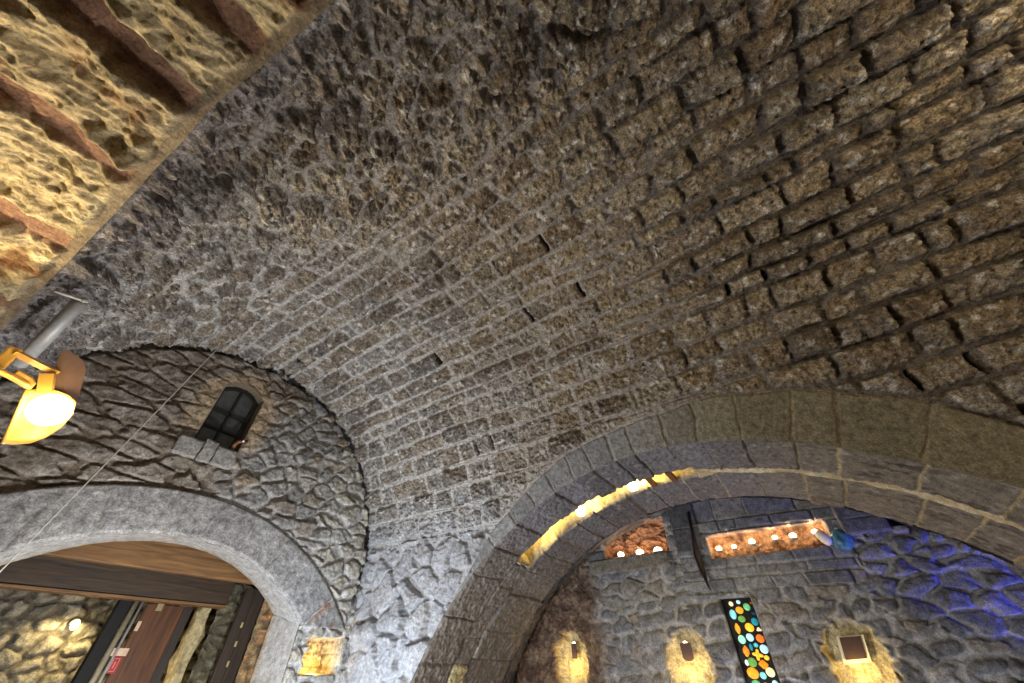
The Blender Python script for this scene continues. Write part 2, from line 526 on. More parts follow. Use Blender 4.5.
    C = np.where((low & ~ring)[..., None], mix(mix(lin((150, 148, 142)), lin((166, 158, 142)), q3), lin((172, 170, 166)), 1-m), C)
    bk = coursed(A, B, np.arange(1.0, 3, 0.14), L=0.3, seed=71, warp=0.03)
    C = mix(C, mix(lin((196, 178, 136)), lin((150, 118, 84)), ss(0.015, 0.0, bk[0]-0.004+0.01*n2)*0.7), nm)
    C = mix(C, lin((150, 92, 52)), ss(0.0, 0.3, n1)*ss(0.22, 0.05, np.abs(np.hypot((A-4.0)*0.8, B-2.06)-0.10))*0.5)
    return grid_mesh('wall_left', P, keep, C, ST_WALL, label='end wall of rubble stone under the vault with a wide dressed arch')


build_end()


def build_end_reveal():
    # soffit and jambs of the end arch, plastered pale
    s_j = np.linspace(1.1, 2.0, 90)
    th0 = math.asin(1.752/ER)
    ths = np.linspace(th0, -th0, 420)
    px = np.concatenate([np.full(90, 1.0), np.sin(ths)/math.sin(th0), np.full(90, -1.0)])
    xf = np.concatenate([np.full(90, EX+1.752), EX+ER*np.sin(ths), np.full(90, EX-1.752)])
    zf = np.concatenate([s_j, EZ+ER*np.cos(ths), s_j[::-1]])
    R2 = 2.42
    tb = np.linspace(math.asin(1.60/R2), -math.asin(1.60/R2), 420)
    xb = np.concatenate([np.full(90, 1.90+1.51), 1.90+R2*np.sin(tb)*1.51/1.60, np.full(90, 1.90-1.51)])
    zb = np.concatenate([np.linspace(1.1, 0.295+R2*math.cos(tb[0]), 90), 0.295+R2*np.cos(tb), np.linspace(1.1, 0.295+R2*math.cos(tb[0]), 90)[::-1]])
    t = np.linspace(-0.04, 1, 40)
    A = np.arange(len(xf))[:, None]*np.ones(40)
    X = xf[:, None]*(1-t)+xb[:, None]*t; Z = zf[:, None]*(1-t)+zb[:, None]*t; Y = YE+0.40*t[None, :]*np.ones_like(X)
    n = fbm(A*0.05, Y*6, 4, 501)
    X = X + np.where(np.abs(px)[:, None] > 0.98, 0.006*n*np.sign(-px)[:, None], 0)
    Z = Z + 0.008*n
    C = mix(lin((160, 158, 154))*np.ones(X.shape+(3,)), lin((150, 144, 134)), ss(0, 0.6, n))
    C = mix(C, lin((150, 132, 96)), ss(0.8, 1.0, t)[None, :]*np.ones_like(X)*0.6)
    grid_mesh('trim_1', np.stack([X, Y, Z], -1), None, C, ST_SMOOTH, label='pale plastered underside of the end arch')


build_end_reveal()


# ---------------------------------------------------------------- soffit of the arch in the right wall
def build_soffit():
    h = 0.0105
    ph = np.arange(-0.98, 1.32, h/AR); t = np.arange(0, 1.0001, 0.0105/2.2)
    PHI, T = np.meshgrid(ph, t, indexing='ij')
    y0 = AY+AR*np.sin(PHI); z0 = AZ+AR*np.cos(PHI)
    xf = np.where(z0 > BZ, BX+np.sqrt(np.maximum(BR**2-(z0-BZ)**2, 0.01)), BX+BR)-0.012
    X = xf+(XB-xf)*T
    S = PHI*AR
    n1 = fbm(S*5, X*5, 4, 620); n2 = fbm(S*18, X*18, 4, 640); n3 = fbm(S*1.4, X*1.4, 3, 660)
    nar = 0.11*ss(0.75, 0.3, y0)
    xs0 = XS0+0.03*perlin(S*2, X*0+.5, 5)+nar; xs1 = XS1+0.03*perlin(S*2+7, X*0+.5, 6)-nar
    r1 = X < (xs0+xs1)/2
    d1, k1 = ring_joint(PHI+0.004*perlin(S*3, X*3, 8), ring_ph)
    d2, k2 = ring_joint(PHI+0.004*perlin(S*3+5, X*3, 8), ring2_ph)
    d = np.where(r1, np.minimum(d1, np.abs(xs0-X)), np.minimum(d2, np.abs(X-xs1)))
    mid = (X > xs0) & (X < xs1)
    slot = mid & (y0 > 0.70) & (y0 < 3.42)
    # on the left the middle band is filled with square blocks
    d3, i3, _, _, _, _ = coursed(S, X, np.array([4.0, XS0, XS1, 7.0]), L=0.3, seed=63, warp=0.0, r=0.03)
    d = np.where(mid, np.minimum(np.minimum(X-xs0, xs1-X), d3), d)
    sid = np.where(mid, i3+5000, np.where(r1, k1+100, k2+2000))
    q1, q2, q3 = (rnd(sid, j, 33) for j in (1, 2, 3))
    dd = d-0.003-0.006*n1+0.005*n2
    m = ss(0, 0.018, dd)
    hh = m*(0.045*(q1-.3))+0.024*n1+0.022*n2-(1-m)*0.016*(0.4+q2)
    ridge = mid & (y0 <= 0.70)
    hh = np.where(ridge, 0.012+0.03*fbm(S*3, X*14, 4, 680)+0.02*n1, hh)
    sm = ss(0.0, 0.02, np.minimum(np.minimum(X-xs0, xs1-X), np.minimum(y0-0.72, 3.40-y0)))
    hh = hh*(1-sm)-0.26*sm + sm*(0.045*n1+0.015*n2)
    # streaky worn faces on the right-hand haunch
    hh += ss(0.0, -1.2, y0)*0.05*fbm(S*1.5, X*9, 4, 690)*r1
    eg = np.clip(np.minimum(T, 1-T)*2.0/0.035, 0, 1)
    hh = hh*eg - (1-eg)*0.012
    r = AR-hh
    P = np.stack([X, AY+r*np.sin(PHI), AZ+r*np.cos(PHI)], -1)
    a = lin((118, 114, 118)); b = lin((88, 84, 86)); br = lin((116, 106, 92))
    c = mix(mix(a, b, q1), br, ss(2.6, 4.2, y0)*0.75+ss(0.6, -0.8, y0)*0.95)
    c = mix(c, lin((70, 62, 54)), ss(0.05, 0.4, fbm(S*2.2, X*11, 4, 693))*ss(0.2, -0.9, y0)*0.8)
    c = mix(c, lin((158, 150, 140)), ss(0.12, 0.5, fbm(S*7, X*7, 4, 694))*0.45)
    mort = mix(mix(lin((84, 80, 80)), lin((150, 142, 128)), ss(0.35, 0.6, q3)), lin((166, 148, 112)), ss(0.2, -0.8, y0))
    C = mix(mort, c, m)
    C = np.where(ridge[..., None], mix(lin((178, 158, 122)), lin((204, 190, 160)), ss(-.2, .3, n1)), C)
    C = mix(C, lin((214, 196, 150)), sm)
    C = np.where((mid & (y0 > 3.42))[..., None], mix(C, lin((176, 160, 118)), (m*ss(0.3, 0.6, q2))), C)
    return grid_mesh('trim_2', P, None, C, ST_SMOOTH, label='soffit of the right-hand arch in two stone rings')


build_soffit()


def build_over():
    # low vault closing the gap between the arch and the wall behind
    ph = np.linspace(-1.0, 1.3, 500); x = np.linspace(XB-0.02, XW+0.15, 60)
    PHI, X = np.meshgrid(ph, x, indexing='ij')
    n = fbm(PHI*20, X*5, 4, 701)
    r = AR+0.16*ss(XB-0.02, XB+0.06, X)-0.03*n-0.012
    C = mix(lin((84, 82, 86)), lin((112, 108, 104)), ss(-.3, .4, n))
    grid_mesh('trim_3', np.stack([X, AY+r*np.sin(PHI), AZ+r*np.cos(PHI)], -1), None, C, ST_WALL, label='dark vaulting over the wall behind the arch')


build_over()


# ---------------------------------------------------------------- wall behind the arch (stained glass, niches)
SC = [(3.66, 1.79), (1.84, 1.76), (-0.13, 1.77)]     # shielded lights: y, z
GY0, GY1, GZ1 = 0.785, 1.20, 2.31                     # stained glass recess
LY0, LY1, LZ0, LZ1 = 1.72, 2.86, 3.00, 3.52          # left ledge niche
RY0, RY1, RZ0, RZ1 = -0.46, 1.12, 2.80, 3.12         # right ledge niche


def build_right():
    h = 0.0105
    a = np.arange(-3.6, 5.2, h); b = np.arange(0.9, 3.85, h)
    A, B = np.meshgrid(a, b, indexing='ij')
    n1 = fbm(A*5, B*5, 4, 820); n2 = fbm(A*17, B*17, 4, 840); n3 = fbm(A*1.3, B*1.3, 3, 860)
    vb = [0.7]
    r_ = random.Random(4)
    while vb[-1] < 4.2:
        vb.append(vb[-1]+r_.uniform(0.15, 0.24))
    d1, i1, lu1, lv1, _, _ = coursed(A+0.35*B, B+0.10*A, np.array(vb), L=0.36, seed=91, warp=0.06, r=0.09)
    d2, i2, lu2, lv2 = voronoi(A, B, 0.34, 0.20, seed=92, jit=0.75, warp=0.2)
    useV = (n3 + 0.25*ss(0.4, -0.6, A)) > 0.05
    d = np.where(useV, d2, d1); sid = np.where(useV, i2+40000, i1); lu = np.where(useV, lu2, lu1); lv = np.where(useV, lv2, lv1)
    # long dressed slabs under the right ledge and by its right end
    d4, i4, lu4, lv4, _, _ = coursed(A, B-0.02*A, np.array([0.5, 2.36, 2.53, 2.66, 2.84, 3.14, 3.3, 4.0]), L=0.52, seed=97, warp=0.02, r=0.03)
    slab = (B > 2.36+0.05*n3) & (A > -0.62) & (A < 1.6)
    blk = (B > 2.84) & (A < -0.55) & (A > -1.12)
    slab |= blk
    d = np.where(slab, d4, d); sid = np.where(slab, i4+70000, sid); lu = np.where(slab, lu4*0, lu); lv = np.where(slab, lv4*0, lv)
    q1, q2, q3, q4 = (rnd(sid, j, 55) for j in (1, 2, 3, 4))
    mw = np.where(slab, 0.006, 0.012+0.008*n1)
    dd = d-mw+0.006*n2
    m = ss(0, np.where(slab, 0.015, 0.03), dd)
    crown = np.sqrt(np.clip(dd, 0, 0.09)/0.09)
    rel = m*((0.035+0.05*q1)*(0.5+0.5*crown)+(q2-.5)*0.15*lu+(q3-.75)*0.30*lv)+0.012*n1+0.012*n2*m
    hs = m*(0.03+0.04*(q1-.3))+0.008*n1+0.006*n2
    hh = np.where(slab, hs, rel)
    # ragged brown rock on the left
    rock = ss(2.95, 3.25, A+0.2*n3)
    rk = 0.10*fbm(A*2.6, B*1.6, 5, 880, ridged=True)+0.04*n2+0.05
    hh = hh*(1-rock)+rk*rock

    def box(y0, y1, z0, z1, w=0.015, wob=0.0):
        return ss(0, w, np.minimum(np.minimum(A-y0, y1-A), np.minimum(B-z0, z1-B))+wob)
    C0 = mix(mix(lin((118, 118, 122)), lin((96, 96, 100)), q1), lin((132, 122, 108)), ss(0.6, 0.95, q3)*0.6)
    C0 = mix(C0, lin((142, 142, 144)), ss(0.7, 1, q4)*0.5)
    mort = lin((150, 148, 146))
    C = mix(mort, C0, m)
    rockc = mix(lin((84, 66, 56)), lin((122, 104, 86)), ss(-.3, .4, n1))
    C = mix(C, rockc, rock)
    # ledge niches
    k = box(LY0, LY1, LZ0, LZ1, 0.02, 0.01*n1)
    hh = hh*(1-k)+k*(-0.20+0.13*fbm(A*5, B*8, 5, 890, gain=0.6)+0.03*n2); C = mix(C, mix(lin((168, 128, 100)), lin((96, 70, 56)), ss(0.0, 0.4, n1)), k)
    k = box(RY0, RY1, RZ0, RZ1+0.04*perlin(A*3, A*0, 4), 0.02, 0.01*n1)
    hh = hh*(1-k)+k*(-0.17+0.12*fbm(A*6, B*8, 5, 891, gain=0.6)+0.03*n2); C = mix(C, mix(lin((180, 148, 116)), lin((112, 86, 68)), ss(0.0, 0.4, n1)), k)
    # ledge stones
    k = box(1.74, 3.15, 2.76, 2.98, 0.02, 0.006*n1)
    hh = np.where(k > 0, np.maximum(hh, k*(0.10+0.012*n1+0.006*n2)), hh); C = mix(C, lin((112, 104, 90)), k*0.8)
    # dark block between the niches
    k = box(1.17, 1.60, 2.92, 3.75, 0.02)
    gr = ss(0.012, 0.0, np.abs(B-3.27)-0.003)
    hh = hh*(1-k)+k*(0.085+0.008*n1+0.005*n2-0.012*gr); C = mix(C, mix(lin((80, 80, 82)), lin((110, 108, 104)), gr), k)
    # corbel on the right
    k = box(-1.12, -0.62, 2.88, 3.30, 0.015)
    hh = hh*(1-k)+k*(0.13+0.006*n1+0.004*n2-0.015*ss(0.012, 0.0, np.abs(B-3.06)-0.003)); C = mix(C, lin((92, 92, 98)), k)
    k = box(-1.40, -1.14, 2.92, 3.20, 0.02)
    hh = hh*(1-k)-0.16*k
    # shielded-light niches, plastered; the pale patch also paints in their glow
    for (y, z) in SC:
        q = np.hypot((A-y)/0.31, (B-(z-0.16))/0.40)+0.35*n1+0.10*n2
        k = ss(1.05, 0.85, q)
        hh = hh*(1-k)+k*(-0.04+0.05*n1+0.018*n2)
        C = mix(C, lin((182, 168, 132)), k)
    # glass recess
    k = box(GY0, GY1, 0.5, GZ1, 0.012)
    hh = hh*(1-k)-0.14*k; C = mix(C, lin((60, 58, 56)), k)
    P = np.stack([XW-hh, A, B], -1)
    return grid_mesh('wall_right', P, None, C, ST_WALL, label='dark rubble wall behind the right-hand arch with niches')


build_right()


# ---------------------------------------------------------------- underside of the arch on the near left
def build_left_arch():
    h = 0.009
    a = np.arange(-2.6, 5.9, h); t = np.arange(0, 2.6, h)
    A, T = np.meshgrid(a, t, indexing='ij')
    z0 = zl(A)
    xe = BX-np.sqrt(np.maximum(BR**2-(np.maximum(z0, BZ)-BZ)**2, 0.01))
    X = xe-T+0.012
    n1 = fbm(A*4.5, X*4.5, 5, 920); n2 = fbm(A*15, X*15, 4, 940); n3 = fbm(A*1.6, X*1.0, 3, 960)
    yb = np.array([-2.8, -2.1, -1.5, -0.9, -0.35, 0.2, 0.78, 1.30, 1.78, 2.45, 3.30, 4.15, 4.9, 5.6, 6.4])
    aw = A+0.05*perlin(X*1.1, A*1.1, 12)+0.02*n1
    k = np.clip(np.searchsorted(yb, aw)-1, 0, len(yb)-2)
    d = np.minimum(aw-yb[k], yb[k+1]-aw)
    q1, q2 = rnd(k, 1, 66), rnd(k, 2, 66)
    mw = 0.062+0.02*n3
    dd = d-mw+0.02*n1+0.008*n2
    m = ss(0, 0.035, dd)
    crag = 0.17*fbm(A*3.4, X*2.2, 6, 980, gain=0.58)-0.04*np.clip(fbm(A*5.5, X*3.5, 5, 990, gain=0.55, ridged=True), -0.2, 1)+0.03*fbm(A*13, X*10, 4, 995)
    hh = m*(0.05+0.03*q1+crag)+(1-m)*(0.006*n1+0.004*n2)
    # mortared arris
    ar = ss(0.075, 0.045, T+0.03*n1)
    hh = hh*(1-ar)+ar*(0.01+0.012*n1)
    P = np.stack([X, A, z0-hh], -1)
    C = mix(lin((188, 168, 128)), lin((122, 84, 52)), ss(0.0, 0.45, 0.6*n3+0.8*n1))
    C = mix(C, lin((200, 184, 142)), ss(0.1, 0.5, fbm(A*3, X*3, 3, 1000)))
    C = mix(lin((146, 110, 86))*np.ones(C.shape), C, m)
    C = mix(C, lin((128, 112, 90)), ar*0.9)
    return grid_mesh('trim_4', P, None, C, ST_YEL, label='underside of the near arch in long craggy sandstone courses')


build_left_arch()


# ================================================================== helpers for the objects
def link(name, me, mat, parent=None, smooth=False):
    if mat is not None:
        me.materials.append(mat)
    if smooth:
        me.polygons.foreach_set('use_smooth', np.ones(len(me.polygons), bool))
    o = bpy.data.objects.new(name, me); COL.objects.link(o)
    if parent is not None:
        o.parent = parent
        o.matrix_parent_inverse = parent.matrix_world.inverted() if False else Matrix.Translation(-Vector(parent.location))
    return o


def from_bm(name, bm, mat, parent=None, smooth=False):
    bmesh.ops.recalc_face_normals(bm, faces=bm.faces)
    me = bpy.data.meshes.new(name); bm.to_mesh(me); bm.free()
    return link(name, me, mat, parent, smooth)


def thing(name, label, cat, loc, group=None):
    o = bpy.data.objects.new(name, None); COL.objects.link(o)
    o.empty_display_size = 0.05
    o.location = loc; o['label'] = label; o['category'] = cat
    if group:
        o['group'] = group
    return o


def tag(o, label, cat, group=None):
    o['label'] = label; o['category'] = cat
    if group:
        o['group'] = group
    return o


def struct(o, label=None):
    o['kind'] = 'structure'
    if label:
        o['label'] = label
    return o


def add_box(bm, lo, hi, bev=0.0, axes=None, org=(0, 0, 0), wob=0.0, seed=0, cuts=0):
    """box between lo and hi, in axes (three vectors) about org"""
    b2 = bmesh.new()
    bmesh.ops.create_cube(b2, size=1.0)
    lo = Vector(lo); hi = Vector(hi)
    for v in b2.verts:
        v.co = Vector([(lo[i]+hi[i])/2+v.co[i]*(hi[i]-lo[i]) for i in range(3)])
    if cuts:
        bmesh.ops.subdivide_edges(b2, edges=b2.edges[:], cuts=cuts, use_grid_fill=True)
    if bev:
        ed = [e for e in b2.edges if e.calc_face_angle(0) > 0.5]
        bmesh.ops.bevel(b2, geom=ed, offset=bev, segments=2, affect='EDGES', profile=0.6)
    if wob:
        r = random.Random(seed)
        for v in b2.verts:
            v.co += Vector((r.uniform(-wob, wob), r.uniform(-wob, wob), r.uniform(-wob, wob)))
    if axes is not None:
        ax = [Vector(a) for a in axes]
        for v in b2.verts:
            v.co = Vector(org)+ax[0]*v.co[0]+ax[1]*v.co[1]+ax[2]*v.co[2]
    me = bpy.data.meshes.new('tmp'); b2.to_mesh(me); b2.free()
    bm.from_mesh(me); bpy.data.meshes.remove(me)
    return bm


def frame_of(d):
    d = Vector(d).normalized()
    u = d.cross(Vector((0, 0, 1)))
    if u.length < 1e-3:
        u = d.cross(Vector((1, 0, 0)))
    u.normalize()
    return d, u, u.cross(d).normalized()


def add_tube(bm, pts, r, seg=14, cap=True):
    """tube through pts; r is a number or one per point"""
    pts = [Vector(p) for p in pts]
    rs = r if hasattr(r, '__len__') else [r]*len(pts)
    rings = []
    u = None
    for i, p in enumerate(pts):
        t = (pts[min(i+1, len(pts)-1)]-pts[max(i-1, 0)]).normalized()
        if u is None:
            _, u, w = frame_of(t)
        else:
            u = (u-t*u.dot(t)).normalized()
        w = t.cross(u)
        rings.append([bm.verts.new(p+(u*math.cos(a)+w*math.sin(a))*rs[i]) for a in [2*math.pi*k/seg for k in range(seg)]])
    for a, b in zip(rings[:-1], rings[1:]):
        for k in range(seg):
            bm.faces.new((a[k], a[(k+1) % seg], b[(k+1) % seg], b[k]))
    if cap:
        bm.faces.new(rings[0][::-1]); bm.faces.new(rings[-1])
    return bm


def add_lathe(bm, prof, org, axis, seg=32, a0=0.0, a1=2*math.pi, ref=None):
    """profile (r, h) turned about axis through org"""
    d, u, w = frame_of(axis)
    if ref is not None:
        u = (Vector(ref)-d*Vector(ref).dot(d)).normalized(); w = d.cross(u)
    full = abs(a1-a0-2*math.pi) < 1e-6
    n = seg if full else seg+1
    rings = []
    for r_, h_ in prof:
        rings.append([bm.verts.new(Vector(org)+d*h_+(u*math.cos(a0+(a1-a0)*k/seg)+w*math.sin(a0+(a1-a0)*k/seg))*max(r_, 1e-4)) for k in range(n)])
    for a, b in zip(rings[:-1], rings[1:]):
        for k in range(seg):
            bm.faces.new((a[k], a[(k+1) % n], b[(k+1) % n], b[k]))
    return bm


def add_ball(bm, c, r, seg=20, rings=12, axes=None):
    b2 = bmesh.new()
    bmesh.ops.create_uvsphere(b2, u_segments=seg, v_segments=rings, radius=1.0)
    rr = r if hasattr(r, '__len__') else (r, r, r)
    ax = [Vector(a) for a in (axes or ((1, 0, 0), (0, 1, 0), (0, 0, 1)))]
    for v in b2.verts:
        v.co = Vector(c)+ax[0]*v.co[0]*rr[0]+ax[1]*v.co[1]*rr[1]+ax[2]*v.co[2]*rr[2]
    me = bpy.data.meshes.new('tmp'); b2.to_mesh(me); b2.free()
    bm.from_mesh(me); bpy.data.meshes.remove(me)
    return bm


def add_prism(bm, outline, t, org, ex, ey, ez):
    """outline (x, y) in the plane ex, ey about org, thickened by t along ez"""
    org, ex, ey, ez = Vector(org), Vector(ex), Vector(ey), Vector(ez)
    f = [bm.verts.new(org+ex*x+ey*y) for x, y in outline]
    b = [bm.verts.new(org+ex*x+ey*y+ez*t) for x, y in outline]
    bm.faces.new(f); bm.faces.new(b[::-1])
    n = len(f)
    for i in range(n):
        bm.faces.new((f[i], b[i], b[(i+1) % n], f[(i+1) % n]))
    return bm


def light(name, kind, loc, power, col, size=0.05, target=None, cone=None, blend=0.5):
    d = bpy.data.lights.new(name, kind)
    d.energy = power; d.color = col
    if kind == 'AREA':
        d.size = size
    else:
        d.shadow_soft_size = size
    if kind == 'SPOT':
        d.spot_size = math.radians(cone); d.spot_blend = blend
    o = bpy.data.objects.new(name, d); COL.objects.link(o)
    o.location = loc
    if target is not None:
        o.rotation_euler = (Vector(target)-Vector(loc)).to_track_quat('-Z', 'Y').to_euler()
    return o


M_IRON = mat_plain('dark_iron', (38, 34, 34), 0.55, 0.7)
M_STEEL = mat_plain('grey_steel', (170, 168, 164), 0.5, 0.15)
M_BLACK = mat_plain('black_paint', (14, 13, 12), 0.8)
M_ENAMEL = mat_plain('cream_enamel', (226, 178, 92), 0.35, 0.0, var=0.05)
M_BROWN_EN = mat_plain('brown_enamel', (132, 104, 92), 0.45, 0.0, var=0.06)
M_WARMBULB = mat_emit('warm_bulb', (1.0, 0.80, 0.42), 14.0)
M_SMALLBULB = mat_emit('candle_bulb', (1.0, 0.80, 0.52), 5.0)
M_WOOD_L = mat_wood('light_timber', (84, 56, 28), (132, 96, 54), 0)
M_WOOD_D = mat_wood('dark_timber', (40, 29, 18), (72, 54, 34), 0)
M_WOOD_R = mat_wood('red_brown_timber', (60, 34, 12), (106, 62, 22), 2)
M_WOOD_B = mat_wood('black_timber', (34, 26, 20), (60, 46, 34), 2)
M_GLASSDK = mat_plain('dark_pane', (74, 78, 76), 0.25, 0.0, var=0.3, scale=8)
M_FRAME = mat_plain('window_frame_paint', (30, 27, 25), 0.6)
M_WHITE = mat_plain('white_cable', (196, 190, 180), 0.6)

# ---------------------------------------------------------------- floor
bm = bmesh.new(); add_box(bm, (-6, -6, -0.1), (8, 13, 0.0))
struct(from_bm('floor', bm, mat_plain('floor_stone', (120, 110, 98), 0.8, bump=0.3)))

# ---------------------------------------------------------------- window in the lunette
def small_window():
    xm, hw = (WX0+WX1)/2, (WX1-WX0)/2
    n = 15

    def outline(k, dz=0.0):
        w = hw-k
        pts = [(-w, WZ0+k-dz), (w, WZ0+k-dz)]
        for i in range(n):
            x = w-2*w*i/(n-1)
            pts.append((x, WZ1+0.13*(1-(x/hw)**2)-k))
        return pts
    bm = bmesh.new()
    o1 = outline(-0.012); o2 = outline(0.055)
    y0, y1 = YE+0.14, YE+0.21
    A = [bm.verts.new((xm+x, y0, z)) for x, z in o1]; B = [bm.verts.new((xm+x, y0, z)) for x, z in o2]
    A2 = [bm.verts.new((xm+x, y1, z)) for x, z in o1]; B2 = [bm.verts.new((xm+x, y1, z)) for x, z in o2]
    N_ = len(A)
    for i in range(N_):
        j = (i+1) % N_
        bm.faces.new((A[i], A[j], B[j], B[i])); bm.faces.new((A2[i], B2[i], B2[j], A2[j]))
        bm.faces.new((B[i], B[j], B2[j], B2[i])); bm.faces.new((A[i], A2[i], A2[j], A[j]))
    # glazing bars
    add_box(bm, (xm-0.018, y0+0.004, WZ0+0.03), (xm+0.018, y1-0.01, WZ1+0.1), 0.004)
    for zz in (WZ0+0.30, WZ0+0.54):
        add_box(bm, (xm-hw+0.03, y0+0.004, zz-0.018), (xm+hw-0.03, y1-0.01, zz+0.018), 0.004)
    w = from_bm('window_1', bm, M_FRAME)
    struct(w, 'small dark arched window of six panes in the lunette')
    zs = [WZ0+0.05, WZ0+0.282, WZ0+0.318, WZ0+0.522, WZ0+0.558, WZ1+0.05]
    for c in range(2):
        for r in range(3):
            bm = bmesh.new()
            x0, x1 = (xm-hw+0.05, xm-0.016) if c == 0 else (xm+0.016, xm+hw-0.05)
            z0, z1 = zs[2*r]-0.004, zs[2*r+1]+0.004
            if r == 2:
                f = lambda x: WZ1+0.13*(1-((x-xm)/hw)**2)-0.05
                pts = [(x0, z0), (x1, z0)]+[(x1+(x0-x1)*i/5, f(x1+(x0-x1)*i/5)) for i in range(6)]
                add_prism(bm, pts, 0.008, (0, y0+0.035, 0), (1, 0, 0), (0, 0, 1), (0, 1, 0))
            else:
                add_box(bm, (x0, y0+0.035, z0), (x1, y0+0.043, z1))
            from_bm('pane', bm, M_GLASSDK, w)
    # rough reveal round the window
    bm = bmesh.new()
    o1 = outline(-0.004)
    rings = []
    for t in range(7):
        y = YE-0.015+0.27*t/6
        r_ = random.Random(40+t)
        rings.append([bm.verts.new((xm+x+r_.uniform(-.006, .006), y, z+r_.uniform(-.006, .006))) for x, z in o1])
    for a, b in zip(rings[:-1], rings[1:]):
        for i in range(len(a)):
            bm.faces.new((a[i], a[(i+1) % len(a)], b[(i+1) % len(a)], b[i]))
    struct(from_bm('trim_5', bm, mat_plain('reveal_stone', (112, 98, 80), 0.9, bump=0.8)), 'rough reveal round the small window')
    bm = bmesh.new(); add_box(bm, (WX0-0.1, YE+0.25, WZ0-0.1), (WX1+0.1, YE+0.3, WZ1+0.25))
    struct(from_bm('trim_6', bm, M_BLACK), 'dark space behind the small window')


small_window()
# stones of the window's sill: part of the setting's masonry
from mathutils import noise as mnoise
bm = bmesh.new()
for i, (x0, x1, z1) in enumerate(((1.20, 1.46, 3.79), (1.475, 1.62, 3.84), (1.635, 1.90, 3.81))):
    add_box(bm, (x0, YE-0.075, 3.57), (x1, YE+0.2, z1), 0.0, cuts=9)
for v in bm.verts:
    p = v.co*7.0
    v.co += Vector((mnoise.noise(p), mnoise.noise(p+Vector((5, 0, 0))), mnoise.noise(p+Vector((0, 9, 0)))))*0.022
    p = v.co*26.0
    v.co += Vector((mnoise.noise(p), mnoise.noise(p+Vector((5, 0, 0))), mnoise.noise(p+Vector((0, 9, 0)))))*0.008
struct(from_bm('trim_7', bm, mat_plain('sill_stone', (150, 146, 140), 0.9, bump=1.0, var=0.45, scale=30), smooth=True), 'three pale sill stones under the small window')

# small ornament on the sill
oc = on(240, 443, 1, YE-0.02)
t = thing('ornament', 'small brown ornament with a white spot on the right end of the lunette window sill', 'ornament', (oc[0], oc[1], 3.83))
bm = bmesh.new(); add_tube(bm, [(oc[0]-0.05, oc[1], 3.82), (oc[0]-0.055, oc[1]-0.01, 3.90), (oc[0]-0.03, oc[1]-0.01, 3.96), (oc[0]+0.03, oc[1]-0.01, 3.98)], [0.022, 0.025, 0.022, 0.018], 12)
from_bm('body', bm, mat_plain('tan_clay', (150, 104, 66), 0.6), t, True)
bm = bmesh.new(); add_ball(bm, (oc[0]+0.055, oc[1]-0.02, 3.985), 0.03)
from_bm('head', bm, mat_plain('dark_red_clay', (70, 38, 34), 0.6), t, True)
bm = bmesh.new(); add_ball(bm, (oc[0]+0.015, oc[1]-0.05, 3.975), 0.016)
o_ = from_bm('spot', bm, mat_plain('white_glaze', (225, 225, 225), 0.3), t, True); o_['label'] = 'white spot'

# ---------------------------------------------------------------- cable across the lunette
p0 = on(226, 340, 1, 5.72); p1 = on(100, 468, 1, 5.80); p2 = on(-12, 584, 1, 5.86)
bm = bmesh.new()
add_tube(bm, [p0+(p2-p0)*i/24+np.array([0, 0, -0.04*math.sin(math.pi*i/24)*0.6]) for i in range(25)], 0.006, 8)
tag(from_bm('cable', bm, M_WHITE, None, True), 'thin pale cable stretched slantwise across the end wall from the vault', 'cable')

# ---------------------------------------------------------------- steel tube and rod high in the left corner
a_, b_ = at(81, 301, 4.47), at(20, 364, 4.9)
bm = bmesh.new(); add_tube(bm, [a_, a_+(b_-a_)*0.5, b_], 0.046, 20)
tb = thing('steel_tube', 'grey steel tube slanting under the vault above the yellow lamp', 'tube', tuple(b_))
from_bm('pipe', bm, M_STEEL, tb, True)
bm = bmesh.new(); add_tube(bm, [at(55, 291, 4.35), at(70, 296, 4.38), at(88, 302, 4.42)], 0.012, 8)
from_bm('rod', bm, M_WHITE, tb, True)
bm = bmesh.new(); add_ball(bm, at(84, 300, 4.41), 0.022, 12, 8)
from_bm('clamp', bm, M_STEEL, tb, True)


